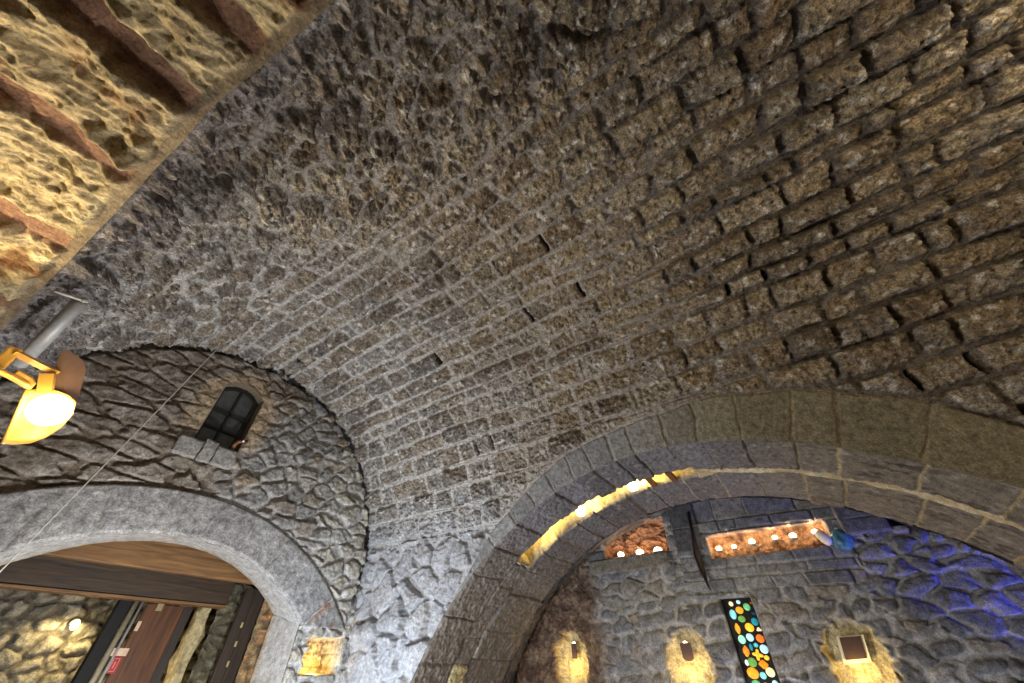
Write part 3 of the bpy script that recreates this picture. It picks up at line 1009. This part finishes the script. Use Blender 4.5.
# ---------------------------------------------------------------- yellow lamp, upper left
LD = 3.9
def flood():
    c = Vector(at(42, 405, LD))
    view = Vector(ray(42, 405)).normalized()
    ex = view.cross(Vector((0, 0, 1))).normalized()
    ey = ex.cross(view)

    def L(u, v, dd=0.0):
        return Vector(at(u, v, LD+dd))
    t = thing('floodlight', 'glowing yellow lamp with curved shade on a bracket beside the near arch', 'lamp', tuple(c))
    # curved reflector: a sheet bent round the bulb, open towards the camera and the left
    edge_top = [(24, 390), (34, 389), (45, 388), (58, 390), (70, 395), (77, 402)]
    edge_bot = [(0, 444), (14, 445), (30, 444), (47, 438), (62, 428), (74, 414)]
    deep = [0.0, 0.09, 0.15, 0.17, 0.13, 0.04]
    bm = bmesh.new()
    n = 24
    rows = []
    for i in range(n+1):
        f = i/n*5; k = min(int(f), 4); w = f-k
        tp = Vector(L(edge_top[k][0]*(1-w)+edge_top[k+1][0]*w, edge_top[k][1]*(1-w)+edge_top[k+1][1]*w, 0))
        bt = Vector(L(edge_bot[k][0]*(1-w)+edge_bot[k+1][0]*w, edge_bot[k][1]*(1-w)+edge_bot[k+1][1]*w, 0))
        dp = deep[k]*(1-w)+deep[k+1]*w
        rows.append([bm.verts.new(tp+(bt-tp)*(j/10)+view*dp*(0.4+0.6*math.sin(math.pi*j/10))) for j in range(11)])
    for a, b in zip(rows[:-1], rows[1:]):
        for j in range(10):
            bm.faces.new((a[j], a[j+1], b[j+1], b[j]))
    o = from_bm('reflector', bm, M_ENAMEL, t, True)
    s = o.modifiers.new('s', 'SOLIDIFY'); s.thickness = 0.008
    # visor plate with a rounded end
    out = [(53, 374), (57, 362), (61, 352), (64, 350), (70, 352), (79, 357), (84, 362), (86, 369), (83, 382), (79, 394), (77, 404), (66, 400), (54, 396)]
    bm = bmesh.new()
    fr = [bm.verts.new(L(u, v, 0.10+0.0012*(u-53))) for u, v in out]; bk = [bm.verts.new(L(u, v, 0.115+0.0012*(u-53))) for u, v in out]
    bm.faces.new(fr); bm.faces.new(bk[::-1])
    for i in range(len(fr)):
        j = (i+1) % len(fr); bm.faces.new((fr[i], bk[i], bk[j], fr[j]))
    from_bm('visor', bm, M_BROWN_EN, t)
    # bulb and socket
    bm = bmesh.new(); add_tube(bm, [L(50, 410, -0.02)+view*0.06, L(50, 404, 0.12)], [0.04, 0.045], 16)
    so = from_bm('socket', bm, M_BLACK, t, True)
    bm = bmesh.new(); add_ball(bm, L(50, 410, -0.02), (0.10, 0.11, 0.10), 24, 16)
    from_bm('bulb', bm, M_WARMBULB, so, True)
    # bracket: two arms and a clamp, carried by a bar out to the pier
    bm = bmesh.new()
    add_tube(bm, [L(14, 352, -0.02), L(30, 360, 0.0), L(48, 369, 0.06), L(57, 372, 0.11)], [0.024, 0.024, 0.024, 0.02], 4)
    from_bm('arm', bm, M_ENAMEL, t)
    bm = bmesh.new()
    add_tube(bm, [L(-4, 370, -0.06), L(10, 376, -0.05), L(24, 384, -0.03), L(29, 387, 0.0), L(32, 384, 0.0), L(29, 379, 0.0), L(16, 372, -0.02)], 0.018, 6)
    from_bm('arm', bm, M_ENAMEL, t)
    bm = bmesh.new()
    add_tube(bm, [L(45, 393, 0.05), L(48, 374, 0.06)], 0.045, 4)
    from_bm('yoke', bm, M_ENAMEL, t)
    bm = bmesh.new()
    p, q = L(17, 348, 0.0), L(-3, 367, 0.0)
    d = (q-p).normalized(); w = view; u = d.cross(w).normalized()
    add_box(bm, (0, -0.03, -0.03), ((q-p).length, 0.03, 0.03), 0.008, (d, u, w), p)
    from_bm('clamp', bm, M_ENAMEL, t)
    bm = bmesh.new(); add_tube(bm, [q-d*0.02, q+d*0.25, Vector((-0.75, 4.6, 3.05))], 0.02, 10)
    from_bm('bar', bm, M_IRON, t, True)
    return L(50, 410, -0.12), L(42, 405, -0.25)


bulb_p, front_p = flood()
# pier of the near arch that carries the bar, beyond the left edge of the photograph
bm = bmesh.new(); add_box(bm, (-3.2, 4.55, 0), (-0.70, 5.95, 3.3), 0.03, wob=0.02, cuts=6)
struct(from_bm('trim_8', bm, mat_plain('pier_stone', (150, 130, 96), 0.9, bump=0.9)), 'stone pier of the near arch')


# ---------------------------------------------------------------- lamps and clamps in the slot of the right arch
def on_soffit(u, v, R=AR):
    r = ray(u, v)
    a = r[1]**2+r[2]**2; b = 2*(-r[1]*AY+r[2]*(EYE[2]-AZ)); c = AY**2+(EYE[2]-AZ)**2-R*R
    t = (-b+math.sqrt(b*b-4*a*c))/(2*a)
    return r*t+EYE


def slot_lamp(u, v, label):
    p = on_soffit(u, v)
    ph = math.atan2(p[1]-AY, p[2]-AZ)
    nrm = Vector((0, math.sin(ph), math.cos(ph)))
    x = (XS0+XS1)/2
    p = Vector((x, AY+AR*math.sin(ph), AZ+AR*math.cos(ph)))
    t = thing('spotlight', label, 'lamp', tuple(p+nrm*0.24), 'lamps in the slot of the arch')
    bm = bmesh.new(); add_lathe(bm, [(0.0, 0.26), (0.03, 0.26), (0.035, 0.2), (0.042, 0.11), (0.055, 0.05), (0.05, 0.05), (0.035, 0.11), (0.0, 0.12)], p, nrm, 20)
    ho = from_bm('housing', bm, M_STEEL, t, True)
    bm = bmesh.new(); add_ball(bm, p+nrm*0.035, 0.075, 20, 12)
    from_bm('bulb', bm, M_WARMBULB, ho, True)
    return p, nrm


s1, sn1 = slot_lamp(583, 514, 'lower bright yellow lamp in the slot of the right-hand arch')
s2, sn2 = slot_lamp(637, 491, 'upper bright yellow lamp in the slot of the right-hand arch')
for i, (u, lab) in enumerate((((656, 487), 'brown iron clamp across the lit slot nearest the upper lamp'), ((676, 482), 'brown iron clamp across the right end of the lit slot'))):
    p = on_soffit(*u); ph = math.atan2(p[1]-AY, p[2]-AZ)
    nrm = Vector((0, math.sin(ph), math.cos(ph))); tn = Vector((0, math.cos(ph), -math.sin(ph)))
    bm = bmesh.new()
    add_box(bm, (XS0-0.01, -0.035, -0.01), (XS1+0.02, 0.035, 0.05), 0.006, ((1, 0, 0), tn, nrm), (0, AY+AR*math.sin(ph), AZ+AR*math.cos(ph)))
    tag(from_bm('iron_clamp', bm, mat_plain('rusty_iron', (110, 72, 40), 0.7, 0.2)), lab, 'clamp', 'clamps across the slot')


# ---------------------------------------------------------------- stained glass panel
def glass_panel():
    xg = XW+0.05
    t = thing('stained_glass_panel', 'narrow dark panel of coloured glass pebbles glowing in the wall behind the arch', 'stained glass', (xg+0.05, (GY0+GY1)/2, 1.0))
    bm = bmesh.new(); add_box(bm, (xg+0.012, GY0+0.01, 0.95), (xg+0.06, GY1-0.01, GZ1-0.012), 0.005)
    from_bm('backing', bm, mat_plain('black_resin', (16, 15, 15), 0.35), t)
    pal = {'pink': (255, 214, 170), 'pblue': (176, 226, 236), 'green': (96, 176, 116), 'orange': (246, 160, 40), 'lblue': (128, 206, 216), 'dgreen': (96, 150, 70),
           'teal': (30, 130, 150), 'dblue': (12, 50, 80), 'red': (150, 60, 40), 'yel': (255, 190, 50), 'cream': (250, 226, 180), 'pgreen': (150, 220, 190), 'brown': (216, 112, 36),
           'lteal': (80, 180, 190), 'dor': (238, 136, 30), 'white': (226, 234, 226), 'pyel': (250, 234, 170)}
    mats = {k: mat_glass_piece('glass_'+k, v, 1.0) for k, v in pal.items()}
    L = [(205, 158, 30, 36, 'pink', 0), (253, 146, 28, 28, 'pblue', 0), (309, 178, 46, 56, 'green', -.3), (261, 200, 52, 54, 'orange', 0), (218, 228, 44, 72, 'lblue', -.15),
         (276, 258, 50, 50, 'dgreen', 0), (362, 276, 46, 58, 'teal', 0), (356, 222, 30, 28, 'dblue', 0), (337, 152, 14, 20, 'red', 0), (249, 322, 40, 76, 'orange', 0, 'bone'),
         (327, 314, 60, 66, 'yel', -.4), (390, 328, 36, 34, 'cream', 0, 'tri'), (277, 394, 50, 66, 'pgreen', -.2), (330, 380, 50, 60, 'pblue', -.2), (398, 388, 56, 64, 'brown', -.3),
         (338, 445, 22, 52, 'teal', 0), (370, 432, 30, 34, 'lteal', 0), (424, 458, 56, 68, 'pblue', -.3), (305, 472, 50, 78, 'dor', -.4, 'bone'), (382, 496, 70, 84, 'yel', -.2, 'star'),
         (442, 516, 36, 38, 'yel', 0), (310, 548, 24, 46, 'white', -.2), (345, 546, 62, 72, 'dgreen', 0), (420, 560, 62, 66, 'dor', -.3, 'sq'), (350, 618, 78, 86, 'orange', -.4),
         (466, 612, 60, 72, 'pyel', -.2), (418, 634, 44, 54, 'lblue', -.2), (372, 690, 60, 60, 'green', 0), (440, 710, 56, 64, 'orange', 0), (500, 690, 44, 56, 'pblue', 0)]
    for e in L:
        zx, zy, w, hgt, ck, rot = e[:6]
        sh = e[6] if len(e) > 6 else 'oval'
        p = on(700+zx/6.63, 580+zy/6.63, 0, xg)
        q = on(700+(zx+1)/6.63, 580+zy/6.63, 0, xg); q2 = on(700+zx/6.63, 580+(zy+1)/6.63, 0, xg)
        rw = abs(q[1]-p[1])*w/2*0.98; rh = abs(q2[2]-p[2])*hgt/2*0.92
        # a domed pebble
        bm = bmesh.new()
        seg, prev = 22, None
        for (fr, hx) in ((1.0, 0.012), (0.97, -0.004), (0.82, -0.013), (0.5, -0.02), (0.15, -0.023)):
            ring = []
            for k in range(seg):
                a = 2*math.pi*k/seg
                f = 1.0
                if sh == 'star':
                    f = 0.78+0.30*math.cos(4*a+0.6)
                elif sh == 'bone':
                    f = 0.85+0.24*math.cos(2*a)**2*abs(math.sin(a))
                elif sh == 'tri':
                    f = 0.86+0.2*math.cos(3*a+math.pi/2)
                elif sh == 'sq':
                    f = 0.95+0.1*math.cos(4*a)
                yy, zz = rw*f*math.cos(a), rh*f*math.sin(a)
                yr = yy*math.cos(rot*0.3)-zz*math.sin(rot*0.3); zr = yy*math.sin(rot*0.3)+zz*math.cos(rot*0.3)
                ring.append(bm.verts.new((xg+hx, p[1]-yr*fr, p[2]+zr*fr)))
            if prev:
                for k in range(seg):
                    bm.faces.new((prev[k], prev[(k+1) % seg], ring[(k+1) % seg], ring[k]))
            prev = ring
        bm.faces.new(prev)
        from_bm('glass_piece', bm, mats[ck], t, True)


glass_panel()


# ---------------------------------------------------------------- shielded wall lights
M_SHIELD = mat_plain('brown_shield', (56, 36, 36), 0.6)
M_SHFRAME = mat_plain('cream_plaster', (216, 206, 176), 0.7)
def shield(y, z, w, h, style, label):
    t = thing('wall_light', label, 'wall light', (XW+0.02, y, z-h/2), 'shielded lights on the wall behind the arch')
    x = XW-0.055
    hw = w/2
    if style == 'round':
        out = [(-hw, h/2), (hw, h/2)]+[(hw*math.cos(a), -h/2+hw*0.6-hw*0.6*math.sin(a)) for a in [math.pi*i/10 for i in range(11)]]
    elif style == 'lean':
        out = [(-hw*1.05, h/2), (hw*0.75, h/2-0.01), (hw*1.05, -h/2), (-hw*0.75, -h/2+0.015)]
        out = [(-a, b) for a, b in out][::-1]
    else:
        out = [(-hw, h/2), (hw, h/2), (hw, -h/2), (-hw, -h/2)]
    bm = bmesh.new(); add_prism(bm, out, 0.012, (x, y, z), (0, -1, 0), (0, 0, 1), (1, 0, 0))
    from_bm('shield', bm, M_SHIELD, t)
    bm = bmesh.new(); add_tube(bm, [(x+0.012, y, z), (XW+0.10, y, z)], 0.014, 10)
    st = from_bm('stem', bm, M_IRON, t, True)
    if style == 'lean':
        bm = bmesh.new()
        o2 = [(a*1.28+(0.0), b*1.22-0.012) for a, b in out]
        x2 = x+0.016
        A = [bm.verts.new((x2, y-a, z+b)) for a, b in o2]; B = [bm.verts.new((x2, y-a, z+b)) for a, b in out]
        A2 = [bm.verts.new((x2+0.03, y-a, z+b)) for a, b in o2]; B2 = [bm.verts.new((x2+0.03, y-a, z+b)) for a, b in out]
        for i in range(4):
            j = (i+1) % 4
            bm.faces.new((A[i], A[j], B[j], B[i])); bm.faces.new((A[i], A2[i], A2[j], A[j])); bm.faces.new((A2[i], B2[i], B2[j], A2[j])); bm.faces.new((B[i], B[j], B2[j], B2[i]))
        from_bm('rim', bm, M_SHFRAME, t)
    if style != 'lean':
        bm = bmesh.new(); add_ball(bm, (x+0.02, y, z+h/2+0.005), (0.018, 0.03, 0.018), 14, 8)
        from_bm('bulb', bm, M_SMALLBULB, st, True)
    light('wall_light_glow', 'POINT', (x-0.10, y+0.01, z-h/2-0.10), 6.0, (1.0, 0.68, 0.20), 0.03).parent = None


pA = on(574, 651, 0, XW-0.055); pB = on(687, 652, 0, XW-0.055); pC = on(853, 648, 0, XW-0.055)
shield(pA[1], pA[2], 0.085, 0.19, 'rect', 'narrow brown shielded light on the ragged rock at the left of the wall')
shield(pB[1], pB[2], 0.15, 0.20, 'round', 'brown shielded light with rounded lower edge, left of the stained glass')
shield(pC[1], pC[2], 0.24, 0.22, 'lean', 'square brown shielded light with pale rim, right of the stained glass')


# ---------------------------------------------------------------- little lights along the two ledges
def ledge_light(u, v, x, r, label, group):
    p = on(u, v, 0, x)
    t = thing('candle_light', label, 'light', (p[0], p[1], p[2]-r), group)
    bm = bmesh.new(); add_lathe(bm, [(0, -r), (r*0.9, -r), (r*1.0, -r*0.6), (r*0.75, -r*0.45), (0, -r*0.45)], p, (0, 0, 1), 16)
    cu = from_bm('cup', bm, M_STEEL, t, True)
    bm = bmesh.new(); add_ball(bm, p+np.array([0, 0, r*0.1]), (r*0.8, r*0.95, r*0.7), 16, 10)
    from_bm('flame_bulb', bm, M_SMALLBULB, cu, True)
    light('candle_light_glow', 'POINT', (p[0]-0.05, p[1], p[2]+0.07), 1.6, (1.0, 0.60, 0.30), 0.02)


names_l = ['first', 'second', 'third']
for i, (u, v, r) in enumerate(((621, 555, 0.06), (640, 553, 0.07), (658, 551, 0.075))):
    ledge_light(u, v, XW+0.06, r, names_l[i]+' warm light from the left in the niche left of the dark pillar block', 'lights in the left ledge niche')
ordn = ['first', 'second', 'third', 'fourth', 'fifth', 'sixth']
for i, (u, v, r) in enumerate(((719, 549, 0.045), (734, 547, 0.04), (752, 542, 0.05), (775, 538, 0.04), (793, 536, 0.05), (815, 532, 0.045))):
    ledge_light(u, v, XW+0.06, r, ordn[i]+' warm light from the left on the long ledge right of the iron spike', 'lights on the right ledge')

# white and blue ornaments at the right end of the ledge
p = on(842, 540, 0, XW-0.02)
t = thing('glass_float', 'round blue glass float at the right end of the lit ledge', 'ornament', (p[0], p[1], p[2]-0.13))
bm = bmesh.new(); add_ball(bm, p, (0.10, 0.125, 0.135), 28, 18)
from_bm('globe', bm, mat_plain('blue_glass', (70, 116, 140), 0.12, var=0.7, scale=14), t, True)
bm = bmesh.new(); add_lathe(bm, [(0.0, 0.0), (0.035, 0.0), (0.03, 0.03), (0.0, 0.035)], p+np.array([0, 0, 0.125]), (0, 0, 1), 16)
from_bm('neck', bm, mat_plain('pale_blue_glass', (150, 180, 196), 0.2), t, True)
p = on(823.5, 537.5, 0, XW-0.08)
bm = bmesh.new(); add_ball(bm, p, (0.06, 0.07, 0.10), 20, 14)
for v in bm.verts:
    v.co.y += 0.02*math.sin((v.co.z-p[2])*20)
tag(from_bm('shell', bm, mat_plain('white_shell', (220, 214, 200), 0.4, bump=0.5), None, True), 'pale shell leaning on the left of the blue glass float', 'shell')

# iron spike hanging beside the dark block
pa, pm, pb = on(688, 512, 0, XW-0.10), on(697, 556, 0, XW-0.10), on(709, 588, 0, XW-0.10)
bm = bmesh.new()
add_tube(bm, [pa, pa+(pm-pa)*0.5, pm, pm+(pb-pm)*0.5, pb], [0.022, 0.022, 0.045, 0.04, 0.006], 4)
tag(from_bm('iron_spike', bm, mat_plain('rust_iron', (34, 26, 26), 0.5, 0.5)), 'pointed dark iron spike hanging between the two lit niches', 'spike')

# ---------------------------------------------------------------- room beyond the end arch
bm = bmesh.new(); add_box(bm, (-0.9, 6.50, 2.44), (4.3, 6.62, 3.05), 0.012, cuts=0)
tag(from_bm('timber_lintel', bm, M_WOOD_L), 'light brown timber lintel just behind the top of the end arch', 'beam')
bm = bmesh.new(); add_box(bm, (-0.9, 7.00, 2.215), (3.02, 7.20, 2.60), 0.015)
tb = thing('timber_beam', 'dark timber beam below and behind the light lintel in the end arch', 'beam', (1.0, 7.1, 2.215))
from_bm('baulk', bm, M_WOOD_D, tb)
bm = bmesh.new(); add_box(bm, (-0.9, 6.975, 2.185), (3.02, 7.20, 2.213), 0.004)
from_bm('edge_strip', bm, M_WOOD_L, tb)['label'] = 'lighter lower edge strip'
bm = bmesh.new(); add_box(bm, (-1.5, 6.42, 2.75), (5.2, 9.2, 2.85))
struct(from_bm('ceiling_1', bm, M_WOOD_D), 'dark boarded ceiling beyond the end arch')


def back_stones(name, x0, x1, z0, z1, Y, seed, cols, su=0.24, sv=0.17, amp=0.07, label=None):
    h = 0.013
    a = np.arange(x0, x1, h); b = np.arange(z0, z1, h)
    A, B = np.meshgrid(a, b, indexing='ij')
    n1 = fbm(A*5, B*5, 4, seed+1); n2 = fbm(A*16, B*16, 3, seed+2)
    d, i, lu, lv = voronoi(A, B, su, sv, seed=seed, jit=0.85, warp=0.25)
    q = rnd(i, 1, seed); q2 = rnd(i, 2, seed)
    dd = d-0.012+0.008*n2; m = ss(0, 0.03, dd); cr = np.sqrt(np.clip(dd, 0, .08)/.08)
    hh = m*(amp*(0.3+0.7*q))*(0.4+0.6*cr)+0.015*n1+0.01*n2
    C = mix(lin(cols[2])*np.ones(A.shape+(3,)), mix(lin(cols[0]), lin(cols[1]), q2), m)
    return grid_mesh(name, np.stack([A, Y-hh, B], -1), None, C, ST_WALL, label=label)


back_stones('wall_back', -0.8, 2.6, 0.8, 2.8, 8.5, 1201, ((150, 142, 122), (120, 114, 100), (96, 88, 74)), label='stone wall of the room beyond the end arch, lit by a small lamp')
back_stones('wall_back_1', 2.99, 3.42, 0.8, 2.6, 7.15, 1301, ((112, 106, 84), (92, 88, 74), (84, 78, 62)), 0.22, 0.12, 0.05, label='stone pier beyond the end arch')
back_stones('wall_back_2', 2.4, 5.0, 0.8, 2.8, 8.3, 1401, ((150, 140, 112), (120, 112, 92), (96, 88, 74)), label='stone wall behind the door beyond the end arch')
# lamp on that wall
p = Vector(on(75, 625, 1, 8.36))
t = thing('wall_lamp', 'small bright lamp on the stone wall beyond the end arch', 'lamp', (p.x, 8.44, p.z))
bm = bmesh.new(); add_lathe(bm, [(0, 0.0), (0.05, 0.0), (0.055, 0.03), (0.03, 0.05), (0, 0.05)], (p.x, 8.44, p.z+0.02), (0, -1, 0), 20)
from_bm('base', bm, M_STEEL, t, True)
bm = bmesh.new(); add_ball(bm, (p.x, 8.36, p.z), (0.04, 0.04, 0.055), 18, 12)
from_bm('bulb', bm, M_WARMBULB, t, True)
lamp2 = p
# black post, pale pole, brown door with its notices, plank
def lean_box(name, q, Y, depth, mat, parent=None, bev=0.006):
    """board whose four corners are measured in the photo at depth Y"""
    bm = bmesh.new()
    f = [bm.verts.new(on(u, v, 1, Y)) for u, v in q]; b = [bm.verts.new(on(u, v, 1, Y)+np.array([0, depth, 0])) for u, v in q]
    bm.faces.new(f); bm.faces.new(b[::-1])
    for i in range(4):
        bm.faces.new((f[i], b[i], b[(i+1) % 4], f[(i+1) % 4]))
    bmesh.ops.bevel(bm, geom=bm.edges[:], offset=bev, segments=2, affect='EDGES')
    return from_bm(name, bm, mat, parent)


Yd = 7.35
def rectx(x0, x1, z0, z1):
    return x0, x1, z0, z1


xa = on(108, 640, 1, Yd)[0]      # left edge of the post
def vbox(name, u0, u1, v, Y, z0, z1, dep, mat, parent=None, bev=0.006):
    x0 = on(u0, v, 1, Y)[0]; x1 = on(u1, v, 1, Y)[0]
    bm = bmesh.new(); add_box(bm, (x0, Y, z0), (x1, Y+dep, z1), bev)
    return from_bm(name, bm, mat, parent), x0, x1


o, x0, x1 = vbox('door_post', 98, 112, 640, Yd, 0.0, 2.21, 0.12, M_BLACK)
tag(o, 'black door post left of the pale pole beyond the end arch', 'post')
xp = on(116, 640, 1, Yd-0.05)[0]
bm = bmesh.new(); add_tube(bm, [(xp, Yd-0.03, 0.0), (xp, Yd-0.03, 1.1), (xp, Yd-0.03, 2.20)], 0.032, 14)
t = thing('metal_pole', 'pale metal pole standing between black post and red-brown door', 'pole', (xp, Yd-0.03, 0))
from_bm('tube', bm, mat_plain('pale_metal', (168, 160, 134), 0.4, 0.3), t, True)
bm = bmesh.new(); add_tube(bm, [(xp+0.075, Yd-0.01, 0.0), (xp+0.075, Yd-0.01, 2.2)], 0.016, 10)
o = from_bm('cable_run', bm, M_STEEL, t, True)
t = thing('door', 'red-brown plank door with small notices beyond the end arch', 'door', (on(150, 650, 1, Yd)[0], Yd, 0))
o, x0, x1 = vbox('panel', 123, 172, 650, Yd, 0.0, 2.19, 0.05, M_WOOD_R, t)
bm = bmesh.new(); add_box(bm, (x1-0.09, Yd-0.015, 0.0), (x1+0.02, Yd-0.001, 2.19), 0.004)
from_bm('stile', bm, M_WOOD_B, t)


def plate(name, q, Y, mat, label, cat):
    o = lean_box(name, q, Y, 0.006, mat, None, 0.001)
    return tag(o, label, cat)


def card(name, u, v, wm, hm, mat, label=None, cat=None, parent=None, Y=Yd-0.008):
    p = on(u, v, 1, Y)
    bm = bmesh.new(); add_box(bm, (p[0]-wm/2, Y, p[2]-hm/2), (p[0]+wm/2, Y+0.006, p[2]+hm/2), 0.0015)
    o = from_bm(name, bm, mat, parent)
    if label:
        tag(o, label, cat)
    return o


M_PAPER = mat_plain('cream_paper', (206, 176, 150), 0.7)
M_RED = mat_plain('red_plate', (150, 30, 30), 0.5)
card('paper_notice', 119.5, 652, 0.17, 0.075, M_PAPER, 'pale rectangular notice above the red sign on the door', 'notice')
sg = thing('fire_sign', 'small red sign on the door below the pale notice', 'sign', tuple(on(114, 665, 1, Yd-0.008)))
card('plate', 114, 665, 0.10, 0.155, M_RED, parent=sg)
p = on(114, 665, 1, Yd-0.012)
bm = bmesh.new()
for (a, b, c, d) in ((-.032, .055, .032, .062), (-.032, -.062, .032, -.055), (-.032, -.06, -.026, .06), (.026, -.06, .032, .06), (-.006, -.03, .006, .03)):
    add_box(bm, (p[0]+a, p[1]-0.001, p[2]+b), (p[0]+c, p[1]+0.004, p[2]+d))
from_bm('symbol', bm, mat_plain('sign_white', (206, 120, 112), 0.6), sg)['label'] = 'pale outline symbol'
card('label_tag', 138, 626, 0.04, 0.10, M_PAPER, 'small pale tag high on the red-brown door', 'tag', Y=Yd-0.010)
card('paper_strip', 160, 607, 0.07, 0.085, mat_plain('grey_paper', (150, 134, 98), 0.8), 'grey paper strip at the top right corner of the door', 'tag', Y=Yd-0.0215)
# broken plaster edge in the gap
bm = bmesh.new()
x0 = on(186, 640, 1, 7.7)[0]
add_box(bm, (x0+0.0, 7.62, 0.8), (x0+0.13, 7.85, 2.45), 0.0, cuts=11)
for v in bm.verts:
    p = v.co*5.0
    v.co += Vector((mnoise.noise(p), mnoise.noise(p+Vector((5, 0, 0))), 0))*0.07
    p = v.co*17.0
    v.co += Vector((mnoise.noise(p), mnoise.noise(p+Vector((5, 0, 0))), 0))*0.025
struct(from_bm('trim_9', bm, mat_plain('ochre_plaster', (198, 182, 138), 0.9, bump=0.9, var=0.3)), 'broken plaster edge beside the door')
# dark plank door leaf on the right
t = thing('plank_leaf', 'dark narrow plank leaf at the right side of the end arch', 'door leaf', (3.4, 6.75, 0))
bm = bmesh.new(); add_box(bm, (3.12, 6.80, 0), (3.255, 6.85, 2.42), 0.006)
from_bm('plank', bm, M_WOOD_B, t)
bm = bmesh.new(); add_box(bm, (3.262, 6.80, 0), (3.41, 6.85, 2.42), 0.006)
from_bm('plank', bm, M_WOOD_B, t)
for (u, v) in ((228, 664), (236, 644), (242, 625)):
    p = on(u, v, 1, 6.79)
    bm = bmesh.new(); add_box(bm, (p[0]-0.012, 6.788, p[2]-0.03), (p[0]+0.012, 6.801, p[2]+0.03), 0.003)
    from_bm('latch_plate', bm, mat_plain('brass', (190, 172, 120), 0.4, 0.3), t)
# masonry behind the jamb
back_stones('wall_back_3', 3.38, 4.4, 0.8, 2.8, 6.72, 1501, ((156, 134, 96), (186, 128, 82), (128, 108, 80)), 0.2, 0.12, 0.03, label='brown masonry behind the jamb of the end arch')

# ================================================================== LIGHT
WARM = (1.0, 0.70, 0.30)
light('floodlight_beam', 'SPOT', tuple(bulb_p), 90, (1.0, 0.76, 0.38), 0.05, (-2.0, 2.2, 3.3), 90, 0.5)
light('floodlight_glow', 'POINT', tuple(front_p), 3, (1.0, 0.74, 0.32), 0.05)
light('near_arch_fill', 'SPOT', (-1.1, 4.0, 2.6), 215, (1.0, 0.82, 0.52), 0.04, (-1.1, 1.5, 3.95), 120, 0.6)  # unseen light added under the arch to rake its soffit
light('slot_lamp_glow', 'POINT', tuple(Vector(s1)+Vector(sn1)*0.10+Vector((0, -0.12, 0.03))), 18, (1.0, 0.74, 0.20), 0.03)
light('slot_lamp_glow', 'POINT', tuple(Vector(s2)+Vector(sn2)*0.10+Vector((0, -0.13, 0.02))), 18, (1.0, 0.74, 0.20), 0.03)
light('slot_lamp_glow', 'POINT', tuple(Vector((5.30, 3.0, AZ+math.sqrt((AR+.12)**2-(3.0-AY)**2)))), 8, (1.0, 0.74, 0.20), 0.03)
light('niche_lamp_glow', 'POINT', (4.08, YE+0.13, 1.54), 4.5, (1.0, 0.70, 0.26), 0.03)
light('far_wall_lamp_glow', 'SPOT', (lamp2.x, 8.17, lamp2.z+0.06), 38, (1.0, 0.80, 0.40), 0.03, (lamp2.x-0.1, 8.5, lamp2.z-0.5), 130, 0.5)
light('far_room_lamp', 'POINT', (2.4, 7.75, 1.0), 14, (1.0, 0.80, 0.45), 0.1)
light('far_room_lintel_lamp', 'POINT', (1.8, 6.2, 1.2), 4, (1.0, 0.78, 0.45), 0.1)
# cool uplighters at the foot of the far corner, then an added fill
light('corner_uplight', 'SPOT', (3.2, 4.9, 0.5), 150, (0.62, 0.78, 1.0), 0.05, (4.3, 4.6, 2.6), 140, 0.8)
light('end_wall_uplight', 'POINT', (1.3, 4.6, 0.6), 150, (0.97, 0.97, 1.0), 0.05)
light('room_fill', 'POINT', (2.2, 3.9, 0.6), 290, (0.90, 0.94, 1.0), 0.05)  # unseen general fill added to light the vault from below
# warm hanging lamp near the crown, beyond the right edge of the photograph
light('crown_lamp', 'POINT', (1.15, -3.1, 5.0), 75, (1.0, 0.82, 0.55), 0.05)
light('near_wall_lamp', 'SPOT', (-0.05, -3.4, 3.0), 170, (1.0, 0.84, 0.60), 0.06, (4.2, -1.6, 3.3), 130, 0.8)
# bay beyond the arch
light('bay_light', 'POINT', (5.9, 1.2, 0.4), 62, (0.84, 0.88, 1.0), 0.08)
light('bay_light', 'POINT', (6.0, -1.6, 0.4), 28, (0.80, 0.84, 1.0), 0.08)  # added grey fill for the right part of the bay wall
light('blue_spot', 'SPOT', (6.3, -3.2, 0.9), 360, (0.08, 0.10, 1.0), 0.05, (7.1, -1.65, 2.5), 42, 0.6)

w = bpy.data.worlds.new('world'); sc.world = w; w.use_nodes = True
bg = w.node_tree.nodes['Background']
bg.inputs['Color'].default_value = (0.8, 0.85, 1.0, 1); bg.inputs['Strength'].default_value = 0.02
